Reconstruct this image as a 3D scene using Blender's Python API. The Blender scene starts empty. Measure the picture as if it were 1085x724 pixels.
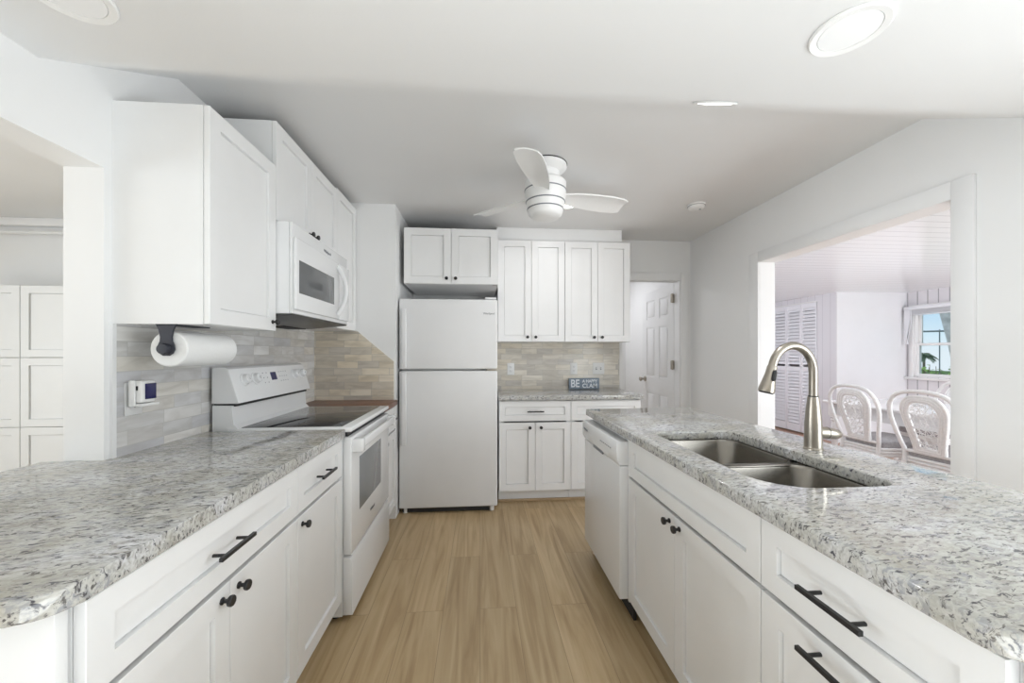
import bpy, bmesh, math, random
from mathutils import Vector, Matrix
random.seed(7)
PI = math.pi
scene = bpy.context.scene
COL = scene.collection

# ------------------------------------------------------------------ camera
cam_d = bpy.data.cameras.new('camera')
cam = bpy.data.objects.new('camera', cam_d)
COL.objects.link(cam)
cam_d.sensor_width = 36.0
cam_d.lens = 412.35 / 1085 * 36.0
cam_d.shift_y = 11.8 / 1085
cam_d.clip_start = 0.02
cam.location = (0, 0, 1.273)
cam.rotation_euler = (PI / 2, 0, -0.0818)
scene.camera = cam

# ------------------------------------------------------------------ exposure
vs = scene.view_settings
vs.view_transform = 'Standard'
vs.look = 'None'
vs.exposure = 0.26
vs.gamma = 1.0
vs.use_curve_mapping = False

# ------------------------------------------------------------------ sky
SKY = 0.84
world = bpy.data.worlds.new('world')
scene.world = world
world.use_nodes = True
wn = world.node_tree
wn.nodes.clear()
w_out = wn.nodes.new('ShaderNodeOutputWorld')
w_bg = wn.nodes.new('ShaderNodeBackground')
w_tc = wn.nodes.new('ShaderNodeTexCoord')
w_sep = wn.nodes.new('ShaderNodeSeparateXYZ')
w_ramp = wn.nodes.new('ShaderNodeValToRGB')
cr = w_ramp.color_ramp
cr.elements[0].position = 0.0
cr.elements[0].color = (0.80, 0.90, 0.97, 1)
cr.elements[1].position = 0.5
cr.elements[1].color = (0.80, 0.88, 1.0, 1)
for p, c in ((0.03, (0.70, 0.87, 0.98, 1)), (0.12, (0.36, 0.64, 0.92, 1)), (0.25, (0.6, 0.78, 0.98, 1))):
    e = cr.elements.new(p)
    e.color = c
wn.links.new(w_tc.outputs['Generated'], w_sep.inputs[0])
wn.links.new(w_sep.outputs['Z'], w_ramp.inputs[0])
wn.links.new(w_ramp.outputs[0], w_bg.inputs[0])
w_bg.inputs[1].default_value = SKY
wn.links.new(w_bg.outputs[0], w_out.inputs[0])


# ------------------------------------------------------------------ added fill lights out of view, standing in for daylight and lamps
def area_light(name, loc, rot, sx, sy, power, col=(1, 1, 1)):
    d = bpy.data.lights.new(name, 'AREA')
    d.shape = 'RECTANGLE'
    d.size, d.size_y = sx, sy
    d.energy = power
    d.color = col
    o = bpy.data.objects.new(name, d)
    o.location = loc
    o.rotation_euler = rot
    COL.objects.link(o)
    return o


area_light('fill_up_living_room', (0.35, -0.6, 0.4), (PI, 0, 0), 2.4, 1.2, 42, (0.88, 0.95, 1.0))  # added upward fill behind the camera, brightens the ceilings
area_light('fill_right_wall', (2.08, 0.1, 1.15), (0, PI / 2, 0), 0.9, 1.5, 21, (0.90, 0.96, 1.0))  # added fill just inside the right wall, no window modelled
area_light('fill_side_room_left', (-4.9, 0.3, 1.2), (0, -PI / 2, 0), 1.5, 2.2, 66, (0.90, 0.96, 1.0))  # added fill across the side room, aimed at the right wall
area_light('fill_side_room', (-3.2, -1.2, 1.4), (PI / 2, 0, 0), 2.6, 1.6, 8, (0.92, 0.97, 1.0))  # added fill brightening the side room from the near side
area_light('fill_dining_room', (5.1, 0.3, 1.1), (PI / 2 + 0.15, 0, 0), 1.8, 1.5, 36, (0.94, 0.96, 1.0))  # added frontal fill for the dining room's return wall
area_light('fill_up_dining_room', (4.6, 0.9, 0.5), (PI - 0.6, 0, 0), 1.6, 1.0, 54, (0.95, 0.975, 1.0))  # added upward fill for the dining room ceiling
area_light('fill_dining_right', (5.9, 1.2, 1.2), (0, PI / 2, 0), 1.5, 1.8, 24, (0.95, 0.98, 1.0))  # added fill thrown through the opening onto the left cabinet doors
area_light('fill_dining_closet', (2.9, 5.3, 2.05), (0, -0.9, 0), 0.5, 0.5, 22, (0.95, 0.97, 1.0))  # added fill out of view, brightens the louvred closet doors
area_light('fill_hall', (1.35, 5.0, 2.36), (0, 0, 0), 0.5, 0.5, 8, (0.95, 0.96, 1.0))  # added fill under the hall ceiling, out of view


# ------------------------------------------------------------------ materials
def new_mat(name):
    m = bpy.data.materials.new(name)
    m.use_nodes = True
    nt = m.node_tree
    return m, nt, nt.nodes['Principled BSDF']


def N(nt, t, **kw):
    n = nt.nodes.new(t)
    for k, v in kw.items():
        setattr(n, k, v)
    return n


def obj_coords(nt, scale=(1, 1, 1), rot=(0, 0, 0)):
    # geometry position: true size pattern on every object
    g = N(nt, 'ShaderNodeNewGeometry')
    mp = N(nt, 'ShaderNodeMapping')
    mp.inputs['Scale'].default_value = scale
    mp.inputs['Rotation'].default_value = rot
    nt.links.new(g.outputs['Position'], mp.inputs[0])
    return mp.outputs[0]


def plain(name, col, rough=0.5, metal=0.0, var=0.03, nscale=6.0, bump=0.0, bscale=200, spec=0.5, coat=0.0):
    m, nt, b = new_mat(name)
    b.inputs['Roughness'].default_value = rough
    b.inputs['Metallic'].default_value = metal
    b.inputs['Specular IOR Level'].default_value = spec
    b.inputs['Coat Weight'].default_value = coat
    v = obj_coords(nt)
    n = N(nt, 'ShaderNodeTexNoise')
    n.inputs['Scale'].default_value = nscale
    n.inputs['Detail'].default_value = 3
    nt.links.new(v, n.inputs['Vector'])
    r = N(nt, 'ShaderNodeValToRGB')
    r.color_ramp.elements[0].position = 0.3
    r.color_ramp.elements[1].position = 0.7
    r.color_ramp.elements[0].color = tuple(max(0, c * (1 - var)) for c in col) + (1,)
    r.color_ramp.elements[1].color = tuple(min(1, c * (1 + var)) for c in col) + (1,)
    nt.links.new(n.outputs['Fac'], r.inputs[0])
    nt.links.new(r.outputs[0], b.inputs['Base Color'])
    if bump:
        n2 = N(nt, 'ShaderNodeTexNoise')
        n2.inputs['Scale'].default_value = bscale
        nt.links.new(v, n2.inputs['Vector'])
        bp = N(nt, 'ShaderNodeBump')
        bp.inputs['Strength'].default_value = bump
        bp.inputs['Distance'].default_value = 0.002
        nt.links.new(n2.outputs['Fac'], bp.inputs['Height'])
        nt.links.new(bp.outputs[0], b.inputs['Normal'])
    return m


def glow(name, col, strength):
    m, nt, b = new_mat(name)
    b.inputs['Base Color'].default_value = (0.85, 0.85, 0.85, 1)
    b.inputs['Emission Color'].default_value = col + (1,)
    b.inputs['Emission Strength'].default_value = strength
    return m


def make_granite():
    m, nt, b = new_mat('granite')
    b.inputs['Roughness'].default_value = 0.05
    b.inputs['Specular IOR Level'].default_value = 0.55
    v = obj_coords(nt, rot=(0, 0, -0.2))

    def noise(scale, det, dist=0.0, rough=0.5):
        n = N(nt, 'ShaderNodeTexNoise')
        mp = N(nt, 'ShaderNodeMapping')
        mp.inputs['Scale'].default_value = scale
        nt.links.new(v, mp.inputs[0])
        nt.links.new(mp.outputs[0], n.inputs['Vector'])
        n.inputs['Scale'].default_value = 1.0
        n.inputs['Detail'].default_value = det
        n.inputs['Distortion'].default_value = dist
        n.inputs['Roughness'].default_value = rough
        return n.outputs['Fac']

    def ramp(src, stops):
        r = N(nt, 'ShaderNodeValToRGB')
        els = r.color_ramp.elements
        els[0].position, els[0].color = stops[0][0], stops[0][1] + (1,)
        els[1].position, els[1].color = stops[-1][0], stops[-1][1] + (1,)
        for p, c in stops[1:-1]:
            e = els.new(p)
            e.color = c + (1,)
        nt.links.new(src, r.inputs[0])
        return r.outputs[0]

    def mix(fac, a, c):
        mx = N(nt, 'ShaderNodeMix', data_type='RGBA')
        nt.links.new(fac, mx.inputs[0])
        nt.links.new(a, mx.inputs[6])
        nt.links.new(c, mx.inputs[7])
        return mx.outputs[2]

    base = ramp(noise((6, 9, 8), 4, 0.6), [(0.3, (0.48, 0.465, 0.41)), (0.5, (0.58, 0.575, 0.545)), (0.7, (0.68, 0.685, 0.71))])
    speck = ramp(noise((90, 120, 110), 3, 0.4), [(0.35, (0.80, 0.79, 0.77)), (0.62, (1.0, 1.0, 1.0))])
    b0 = N(nt, 'ShaderNodeMix', data_type='RGBA', blend_type='MULTIPLY')
    b0.inputs[0].default_value = 1.0
    nt.links.new(base, b0.inputs[6])
    nt.links.new(speck, b0.inputs[7])
    grey = ramp(noise((14, 18, 17), 2, 0.3), [(0.35, (0.27, 0.28, 0.31)), (0.65, (0.37, 0.35, 0.30))])
    streak = ramp(noise((36, 82, 58), 5, 0.8, 0.62), [(0.49, (0.0, 0.0, 0.0)), (0.58, (0.7, 0.7, 0.7))])
    c1 = mix(streak, b0.outputs[2], grey)
    dark = ramp(noise((40, 40, 40), 2), [(0.35, (0.05, 0.05, 0.065)), (0.65, (0.14, 0.13, 0.12))])
    core = ramp(noise((46, 112, 72), 5, 0.8, 0.65), [(0.545, (0, 0, 0)), (0.615, (0.95, 0.95, 0.95))])
    c3 = mix(core, c1, dark)
    nt.links.new(c3, b.inputs['Base Color'])
    return m


def make_tile(name, axis, light_tint):
    m, nt, b = new_mat(name)
    b.inputs['Roughness'].default_value = 0.2
    g = N(nt, 'ShaderNodeNewGeometry')
    s = N(nt, 'ShaderNodeSeparateXYZ')
    cmb = N(nt, 'ShaderNodeCombineXYZ')
    nt.links.new(g.outputs['Position'], s.inputs[0])
    nt.links.new(s.outputs['Y' if axis == 'y' else 'X'], cmb.inputs[0])
    nt.links.new(s.outputs['Z'], cmb.inputs[1])
    br = N(nt, 'ShaderNodeTexBrick', offset=0.37, offset_frequency=3, squash=0.75, squash_frequency=2)
    br.inputs['Scale'].default_value = 1.0
    br.inputs['Brick Width'].default_value = 0.205
    br.inputs['Row Height'].default_value = 0.0525
    br.inputs['Mortar Size'].default_value = 0.0011
    br.inputs['Mortar Smooth'].default_value = 0.2
    br.inputs['Color1'].default_value = (0, 0, 0, 1)
    br.inputs['Color2'].default_value = (1, 1, 1, 1)
    br.inputs['Mortar'].default_value = (0.5, 0.5, 0.5, 1)
    nt.links.new(cmb.outputs[0], br.inputs['Vector'])
    r = N(nt, 'ShaderNodeValToRGB')
    els = r.color_ramp.elements
    tones = [(0.0, (0.66, 0.655, 0.65)), (0.25, (0.81, 0.80, 0.78)), (0.5, (0.60, 0.60, 0.62)), (0.75, (0.76, 0.73, 0.67)), (1.0, (0.85, 0.845, 0.84))]
    if light_tint:
        tones = [(p, (c[0] * light_tint[0], c[1] * light_tint[1], c[2] * light_tint[2])) for p, c in tones]
    els[0].position, els[0].color = tones[0][0], tones[0][1] + (1,)
    els[1].position, els[1].color = 1.0, tones[-1][1] + (1,)
    for p, c in tones[1:-1]:
        e = els.new(p)
        e.color = c + (1,)
    nt.links.new(br.outputs['Color'], r.inputs[0])
    # soft horizontal veining inside every tile
    mp = N(nt, 'ShaderNodeMapping')
    mp.inputs['Scale'].default_value = (6, 26, 1)
    mp.inputs['Rotation'].default_value = (0, 0, 0.22)
    sh = N(nt, 'ShaderNodeVectorMath', operation='MULTIPLY_ADD')
    nt.links.new(br.outputs['Color'], sh.inputs[0])
    sh.inputs[1].default_value = (3, 2, 0)
    nt.links.new(cmb.outputs[0], sh.inputs[2])
    nt.links.new(sh.outputs[0], mp.inputs[0])
    no = N(nt, 'ShaderNodeTexNoise')
    no.inputs['Scale'].default_value = 1
    no.inputs['Detail'].default_value = 5
    no.inputs['Distortion'].default_value = 0.8
    nt.links.new(mp.outputs[0], no.inputs['Vector'])
    r2 = N(nt, 'ShaderNodeValToRGB')
    r2.color_ramp.elements[0].position = 0.32
    r2.color_ramp.elements[0].color = (0.74, 0.72, 0.69, 1)
    r2.color_ramp.elements[1].position = 0.62
    r2.color_ramp.elements[1].color = (1.04, 1.04, 1.04, 1)
    nt.links.new(no.outputs['Fac'], r2.inputs[0])
    mul = N(nt, 'ShaderNodeMix', data_type='RGBA', blend_type='MULTIPLY')
    mul.inputs[0].default_value = 0.65
    nt.links.new(r.outputs[0], mul.inputs[6])
    nt.links.new(r2.outputs[0], mul.inputs[7])
    mo = N(nt, 'ShaderNodeMix', data_type='RGBA')
    nt.links.new(br.outputs['Fac'], mo.inputs[0])
    nt.links.new(mul.outputs[2], mo.inputs[6])
    mo.inputs[7].default_value = (0.46, 0.44, 0.40, 1) if light_tint else (0.56, 0.55, 0.52, 1)
    nt.links.new(mo.outputs[2], b.inputs['Base Color'])
    inv = N(nt, 'ShaderNodeMath', operation='SUBTRACT')
    inv.inputs[0].default_value = 1.0
    nt.links.new(br.outputs['Fac'], inv.inputs[1])
    bp = N(nt, 'ShaderNodeBump')
    bp.inputs['Strength'].default_value = 0.4
    bp.inputs['Distance'].default_value = 0.002
    nt.links.new(inv.outputs[0], bp.inputs['Height'])
    nt.links.new(bp.outputs[0], b.inputs['Normal'])
    return m


def make_planks(name, cols, width, length, rough, grain):
    m, nt, b = new_mat(name)
    b.inputs['Roughness'].default_value = rough
    g = N(nt, 'ShaderNodeNewGeometry')
    s = N(nt, 'ShaderNodeSeparateXYZ')
    cmb = N(nt, 'ShaderNodeCombineXYZ')
    nt.links.new(g.outputs['Position'], s.inputs[0])
    nt.links.new(s.outputs['Y'], cmb.inputs[0])
    nt.links.new(s.outputs['X'], cmb.inputs[1])
    br = N(nt, 'ShaderNodeTexBrick', offset=0.41, offset_frequency=2)
    br.inputs['Scale'].default_value = 1.0
    br.inputs['Brick Width'].default_value = length
    br.inputs['Row Height'].default_value = width
    br.inputs['Mortar Size'].default_value = 0.0009
    br.inputs['Mortar Smooth'].default_value = 0.3
    br.inputs['Color1'].default_value = (0, 0, 0, 1)
    br.inputs['Color2'].default_value = (1, 1, 1, 1)
    nt.links.new(cmb.outputs[0], br.inputs['Vector'])
    # grain, shifted plank by plank
    sh = N(nt, 'ShaderNodeVectorMath', operation='MULTIPLY_ADD')
    nt.links.new(br.outputs['Color'], sh.inputs[0])
    sh.inputs[1].default_value = (9, 5, 0)
    nt.links.new(cmb.outputs[0], sh.inputs[2])
    mp = N(nt, 'ShaderNodeMapping')
    mp.inputs['Scale'].default_value = grain
    nt.links.new(sh.outputs[0], mp.inputs[0])
    no = N(nt, 'ShaderNodeTexNoise')
    no.inputs['Scale'].default_value = 1.0
    no.inputs['Detail'].default_value = 6
    no.inputs['Distortion'].default_value = 1.6
    nt.links.new(mp.outputs[0], no.inputs['Vector'])
    r = N(nt, 'ShaderNodeValToRGB')
    els = r.color_ramp.elements
    els[0].position, els[0].color = 0.28, cols[0] + (1,)
    els[1].position, els[1].color = 0.72, cols[2] + (1,)
    e = els.new(0.5)
    e.color = cols[1] + (1,)
    nt.links.new(no.outputs['Fac'], r.inputs[0])
    r2 = N(nt, 'ShaderNodeValToRGB')
    r2.color_ramp.elements[0].color = (0.93, 0.925, 0.92, 1)
    r2.color_ramp.elements[1].color = (1.07, 1.06, 1.05, 1)
    nt.links.new(br.outputs['Color'], r2.inputs[0])
    mul = N(nt, 'ShaderNodeMix', data_type='RGBA', blend_type='MULTIPLY')
    mul.inputs[0].default_value = 1.0
    nt.links.new(r.outputs[0], mul.inputs[6])
    nt.links.new(r2.outputs[0], mul.inputs[7])
    mo = N(nt, 'ShaderNodeMix', data_type='RGBA')
    nt.links.new(br.outputs['Fac'], mo.inputs[0])
    nt.links.new(mul.outputs[2], mo.inputs[6])
    mo.inputs[7].default_value = tuple(c * 0.6 for c in cols[0]) + (1,)
    nt.links.new(mo.outputs[2], b.inputs['Base Color'])
    return m


def make_grooved(name, col, groove, axis, pitch, width, rough, off=0.0):
    """boards with a dark groove every `pitch` metres along an axis"""
    m, nt, b = new_mat(name)
    b.inputs['Roughness'].default_value = rough
    g = N(nt, 'ShaderNodeNewGeometry')
    s = N(nt, 'ShaderNodeSeparateXYZ')
    nt.links.new(g.outputs['Position'], s.inputs[0])
    d = N(nt, 'ShaderNodeMath', operation='MULTIPLY_ADD')
    d.inputs[1].default_value = 1.0 / pitch
    d.inputs[2].default_value = off + 50
    nt.links.new(s.outputs[axis], d.inputs[0])
    fr = N(nt, 'ShaderNodeMath', operation='FRACT')
    nt.links.new(d.outputs[0], fr.inputs[0])
    lt = N(nt, 'ShaderNodeMath', operation='LESS_THAN')
    lt.inputs[1].default_value = width / pitch
    nt.links.new(fr.outputs[0], lt.inputs[0])
    mx = N(nt, 'ShaderNodeMix', data_type='RGBA')
    nt.links.new(lt.outputs[0], mx.inputs[0])
    mx.inputs[6].default_value = col + (1,)
    mx.inputs[7].default_value = groove + (1,)
    nt.links.new(mx.outputs[2], b.inputs['Base Color'])
    inv = N(nt, 'ShaderNodeMath', operation='SUBTRACT')
    inv.inputs[0].default_value = 1.0
    nt.links.new(lt.outputs[0], inv.inputs[1])
    no = N(nt, 'ShaderNodeTexNoise')
    no.inputs['Scale'].default_value = 9
    nt.links.new(g.outputs['Position'], no.inputs['Vector'])
    ad = N(nt, 'ShaderNodeMath', operation='MULTIPLY_ADD')
    ad.inputs[1].default_value = 0.6
    nt.links.new(no.outputs['Fac'], ad.inputs[0])
    nt.links.new(inv.outputs[0], ad.inputs[2])
    bp = N(nt, 'ShaderNodeBump')
    bp.inputs['Strength'].default_value = 0.35
    bp.inputs['Distance'].default_value = 0.003
    nt.links.new(ad.outputs[0], bp.inputs['Height'])
    nt.links.new(bp.outputs[0], b.inputs['Normal'])
    return m


def make_brushed(name, col, rough, scale):
    m, nt, b = new_mat(name)
    b.inputs['Metallic'].default_value = 1.0
    b.inputs['Roughness'].default_value = rough
    v = obj_coords(nt, scale)
    n = N(nt, 'ShaderNodeTexNoise')
    n.inputs['Scale'].default_value = 1.0
    n.inputs['Detail'].default_value = 4
    nt.links.new(v, n.inputs['Vector'])
    r = N(nt, 'ShaderNodeValToRGB')
    r.color_ramp.elements[0].color = tuple(c * 0.86 for c in col) + (1,)
    r.color_ramp.elements[1].color = tuple(min(1, c * 1.1) for c in col) + (1,)
    nt.links.new(n.outputs['Fac'], r.inputs[0])
    nt.links.new(r.outputs[0], b.inputs['Base Color'])
    return m


def make_pane(name, tint):
    m, nt, b = new_mat(name)
    nt.nodes.remove(b)
    out = nt.nodes['Material Output']
    tr = N(nt, 'ShaderNodeBsdfTransparent')
    tr.inputs[0].default_value = tint + (1,)
    gl = N(nt, 'ShaderNodeBsdfGlossy')
    gl.inputs['Roughness'].default_value = 0.02
    lw = N(nt, 'ShaderNodeLayerWeight')
    lw.inputs[0].default_value = 0.12
    mx = N(nt, 'ShaderNodeMixShader')
    nt.links.new(lw.outputs['Fresnel'], mx.inputs[0])
    nt.links.new(tr.outputs[0], mx.inputs[1])
    nt.links.new(gl.outputs[0], mx.inputs[2])
    nt.links.new(mx.outputs[0], out.inputs[0])
    return m


M = dict(
    wall=plain('wall_paint', (0.88, 0.88, 0.875), 0.6, var=0.01, nscale=2, bump=0.08, bscale=260),
    ceiling=plain('ceiling_paint', (0.88, 0.88, 0.875), 0.7, var=0.01, nscale=2, bump=0.08, bscale=220),
    trim=plain('trim_paint', (0.87, 0.87, 0.87), 0.35, var=0.01),
    cab=plain('cabinet_paint', (0.87, 0.87, 0.865), 0.33, var=0.012),
    cab_in=plain('cabinet_carcass', (0.80, 0.80, 0.79), 0.45, var=0.015),
    appl=plain('appliance_enamel', (0.86, 0.865, 0.87), 0.22, var=0.008, coat=0.2),
    appl_tex=plain('fridge_enamel', (0.83, 0.83, 0.83), 0.38, var=0.01, bump=0.12, bscale=500),
    gap=plain('dark_gap', (0.03, 0.03, 0.03), 0.7),
    black=plain('black_metal', (0.016, 0.016, 0.017), 0.38, var=0.1),
    blackglass=plain('black_glass', (0.02, 0.02, 0.022), 0.06, var=0.1),
    greyglass=plain('grey_oven_glass', (0.24, 0.25, 0.26), 0.1, var=0.05),
    mwglass=plain('microwave_glass', (0.13, 0.135, 0.14), 0.12, var=0.05),
    vent=plain('vent_dark', (0.10, 0.10, 0.10), 0.35, metal=0.6, var=0.1),
    display=plain('display_blue', (0.02, 0.02, 0.10), 0.15, var=0.1),
    print_grey=plain('print_grey', (0.22, 0.23, 0.25), 0.5),
    granite=make_granite(),
    tile_left=make_tile('marble_tile_left', 'y', False),
    tile_stub=make_tile('marble_tile_side', 'x', (1.0, 0.92, 0.78)),  # same tile, with warmer light put into its colour
    tile_back=make_tile('marble_tile_back', 'x', (0.97, 0.92, 0.83)),  # same tile again, milder warm light tinted in
    floor=make_planks('oak_vinyl_plank', ((0.36, 0.245, 0.125), (0.48, 0.35, 0.195), (0.57, 0.435, 0.26)), 0.18, 1.22, 0.36, (1.1, 17, 1)),
    dfloor=plain('terracotta_floor', (0.38, 0.22, 0.15), 0.4, var=0.12),
    wood=make_planks('butcher_block', ((0.13, 0.05, 0.025), (0.19, 0.075, 0.035), (0.25, 0.10, 0.05)), 0.04, 0.5, 0.35, (8, 60, 1)),
    shoe=plain('oak_shoe_moulding', (0.45, 0.32, 0.19), 0.45, var=0.1),
    steel=make_brushed('stainless_steel', (0.25, 0.235, 0.21), 0.27, (6, 160, 6)),
    nickel=make_brushed('brushed_nickel', (0.40, 0.365, 0.315), 0.32, (90, 90, 12)),
    rubber=plain('black_rubber', (0.02, 0.02, 0.02), 0.6),
    paper=plain('paper_towel', (0.88, 0.88, 0.87), 0.9, var=0.015, bump=0.6, bscale=120),
    navy=plain('dark_iron', (0.035, 0.037, 0.05), 0.45, var=0.08),
    plastic=plain('white_plastic', (0.86, 0.86, 0.85), 0.35, var=0.008),
    sign=plain('sign_slate_blue', (0.24, 0.29, 0.35), 0.7, var=0.15, nscale=40),
    letter=plain('sign_lettering', (0.85, 0.87, 0.9), 0.6),
    lens_on=glow('lamp_lens_lit', (1.0, 0.97, 0.92), 5.0),
    lens_dim=glow('lamp_lens_dim', (1.0, 0.99, 0.97), 0.02),
    plank_ceiling=make_grooved('plank_ceiling_gloss', (0.86, 0.86, 0.88), (0.52, 0.52, 0.55), 'Y', 0.105, 0.006, 0.2),
    panel_wall=make_grooved('board_panelling', (0.77, 0.75, 0.78), (0.36, 0.35, 0.37), 'Y', 0.125, 0.012, 0.5, 0.4),
    closet_wall=make_grooved('board_panelling_lilac', (0.72, 0.71, 0.75), (0.55, 0.54, 0.58), 'Y', 0.13, 0.006, 0.5),
    dwall=plain('dining_wall_paint', (0.82, 0.82, 0.84), 0.55, var=0.01),
    louver=plain('louver_paint', (0.83, 0.83, 0.87), 0.45, var=0.01),
    wicker=plain('white_rattan', (0.84, 0.84, 0.84), 0.45, var=0.05, nscale=60),
    cushion=plain('grey_upholstery', (0.40, 0.39, 0.40), 0.9, var=0.18, nscale=50, bump=0.5, bscale=300),
    table=plain('white_table_lacquer', (0.87, 0.87, 0.88), 0.22, var=0.01),
    pane=make_pane('window_pane_glass', (0.97, 0.98, 0.98)),
    lawn=plain('lawn', (0.10, 0.20, 0.05), 0.9, var=0.3, nscale=3),
    leaf=plain('leaf_green', (0.24, 0.42, 0.09), 0.55, var=0.45, nscale=5),
    palmleaf=plain('palm_frond', (0.15, 0.22, 0.14), 0.6, var=0.35, nscale=4),
    bark=plain('palm_bark', (0.30, 0.26, 0.21), 0.9, var=0.25, nscale=12),
    bark_pale=plain('pale_palm_bark', (0.62, 0.61, 0.60), 0.9, var=0.2, nscale=9),
    pole=plain('grey_pole', (0.22, 0.26, 0.28), 0.7, var=0.1),
    blind=plain('blind_vinyl', (0.85, 0.86, 0.90), 0.5, var=0.02),
    pantry=plain('pantry_paint', (0.80, 0.81, 0.81), 0.4, var=0.01),
)


# ------------------------------------------------------------------ mesh helpers
class B:
    def __init__(self):
        self.bm = bmesh.new()

    def box(self, x0, x1, y0, y1, z0, z1, bev=0.0, seg=2):
        r = bmesh.ops.create_cube(self.bm, size=1.0)
        vs_ = r['verts']
        for v in vs_:
            v.co = Vector(((x0 + x1) / 2 + v.co.x * (x1 - x0), (y0 + y1) / 2 + v.co.y * (y1 - y0), (z0 + z1) / 2 + v.co.z * (z1 - z0)))
        if bev > 0:
            es = list({e for v in vs_ for e in v.link_edges})
            bmesh.ops.bevel(self.bm, geom=es, offset=bev, segments=seg, affect='EDGES', profile=0.5)
        return self

    def tube(self, pts, r, n=10, closed=False, cap=True, squash=None):
        pts = [Vector(p) for p in pts]
        k = len(pts)
        rs = r if isinstance(r, (list, tuple)) else [r] * k
        rings = []
        up = None
        for i, p in enumerate(pts):
            if closed:
                t = pts[(i + 1) % k] - pts[i - 1]
            elif i == 0:
                t = pts[1] - pts[0]
            elif i == k - 1:
                t = pts[-1] - pts[-2]
            else:
                t = (pts[i + 1] - p).normalized() + (p - pts[i - 1]).normalized()
            t.normalize()
            if up is None:
                up = Vector((0, 0, 1)) if abs(t.z) < 0.9 else Vector((0, 1, 0))
            a = (up - t * up.dot(t)).normalized()
            up = a
            c = t.cross(a)
            ring = []
            for j in range(n):
                th = 2 * PI * j / n
                ring.append(self.bm.verts.new(p + (a * math.cos(th) + c * math.sin(th)) * rs[i]))
            rings.append(ring)
        m = k if closed else k - 1
        for i in range(m):
            a, c = rings[i], rings[(i + 1) % k]
            off = 0
            if closed and i == k - 1:
                off = min(range(n), key=lambda q: (a[0].co - c[q].co).length)
            for j in range(n):
                self.bm.faces.new((a[j], a[(j + 1) % n], c[(j + 1 + off) % n], c[(j + off) % n]))
        if cap and not closed:
            self.bm.faces.new(rings[0][::-1])
            self.bm.faces.new(rings[-1])
        return self

    def cyl(self, p0, p1, r0, r1=None, n=24):
        return self.tube([p0, p1], [r0, r0 if r1 is None else r1], n)

    def lathe(self, prof, c=(0, 0, 0), axis='z', n=32, cap=True):
        """profile of (radius, height) turned about an axis through c"""
        c = Vector(c)
        rings = []
        for r, h in prof:
            ring = []
            for j in range(n):
                th = 2 * PI * j / n
                a, b_ = r * math.cos(th), r * math.sin(th)
                if axis == 'z':
                    q = Vector((a, b_, h))
                elif axis == 'y':
                    q = Vector((b_, h, a))
                else:
                    q = Vector((h, a, b_))
                ring.append(self.bm.verts.new(c + q))
            rings.append(ring)
        for a, b_ in zip(rings, rings[1:]):
            for j in range(n):
                self.bm.faces.new((a[j], a[(j + 1) % n], b_[(j + 1) % n], b_[j]))
        if cap:
            self.bm.faces.new(rings[0][::-1])
            self.bm.faces.new(rings[-1])
        return self

    def prism(self, poly, lo, hi, axis='z', bev=0.0, seg=2):
        """poly in the two remaining axes, extruded along `axis` from lo to hi"""
        def P(a, b_, h):
            return {'z': (a, b_, h), 'y': (a, h, b_), 'x': (h, a, b_)}[axis]
        A = [self.bm.verts.new(P(a, b_, lo)) for a, b_ in poly]
        C_ = [self.bm.verts.new(P(a, b_, hi)) for a, b_ in poly]
        n = len(poly)
        fs = [self.bm.faces.new(A[::-1]), self.bm.faces.new(C_)]
        for i in range(n):
            fs.append(self.bm.faces.new((A[i], A[(i + 1) % n], C_[(i + 1) % n], C_[i])))
        if bev > 0:
            es = [e for e in fs[0].edges] + [e for e in fs[1].edges]
            bmesh.ops.bevel(self.bm, geom=es, offset=bev, segments=seg, affect='EDGES', profile=0.5)
        return self

    def quad(self, *pts):
        self.bm.faces.new([self.bm.verts.new(p) for p in pts])
        return self

    def shaker(self, x0, x1, z0, z1, y=0.0, t=0.019, rail=0.057, rec=0.0095):
        """framed door leaf: front at y, recessed flat panel"""
        bm = self.bm
        e = 0.0012

        def loop(a, b_, c, d, yy):
            return [bm.verts.new((a, yy, c)), bm.verts.new((b_, yy, c)), bm.verts.new((b_, yy, d)), bm.verts.new((a, yy, d))]
        L = [loop(x0, x1, z0, z1, y + t), loop(x0, x1, z0, z1, y + e), loop(x0 + e, x1 - e, z0 + e, z1 - e, y),
             loop(x0 + rail, x1 - rail, z0 + rail, z1 - rail, y),
             loop(x0 + rail + 0.0008, x1 - rail - 0.0008, z0 + rail + 0.0008, z1 - rail - 0.0008, y + rec + 0.005),
             loop(x0 + rail + 0.0032, x1 - rail - 0.0032, z0 + rail + 0.0032, z1 - rail - 0.0032, y + rec + 0.005),
             loop(x0 + rail + 0.0038, x1 - rail - 0.0038, z0 + rail + 0.0038, z1 - rail - 0.0038, y + rec)]
        bm.faces.new(L[0][::-1])
        for a, b_ in zip(L, L[1:]):
            for j in range(4):
                bm.faces.new((a[j], a[(j + 1) % 4], b_[(j + 1) % 4], b_[j]))
        bm.faces.new(L[-1])
        return self


def obj(name, b, mat, parent=None, label=None, sharp=35, sub=0):
    bm = b.bm if isinstance(b, B) else b
    bmesh.ops.recalc_face_normals(bm, faces=bm.faces[:])
    me = bpy.data.meshes.new(name)
    bm.to_mesh(me)
    bm.free()
    me.materials.append(mat)
    for p in me.polygons:
        p.use_smooth = True
    me.set_sharp_from_angle(angle=math.radians(sharp))
    o = bpy.data.objects.new(name, me)
    COL.objects.link(o)
    if parent is not None:
        o.parent = parent
    if label:
        o['label'] = label
    if sub:
        md = o.modifiers.new('sub', 'SUBSURF')
        md.levels = md.render_levels = sub
    return o


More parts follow.
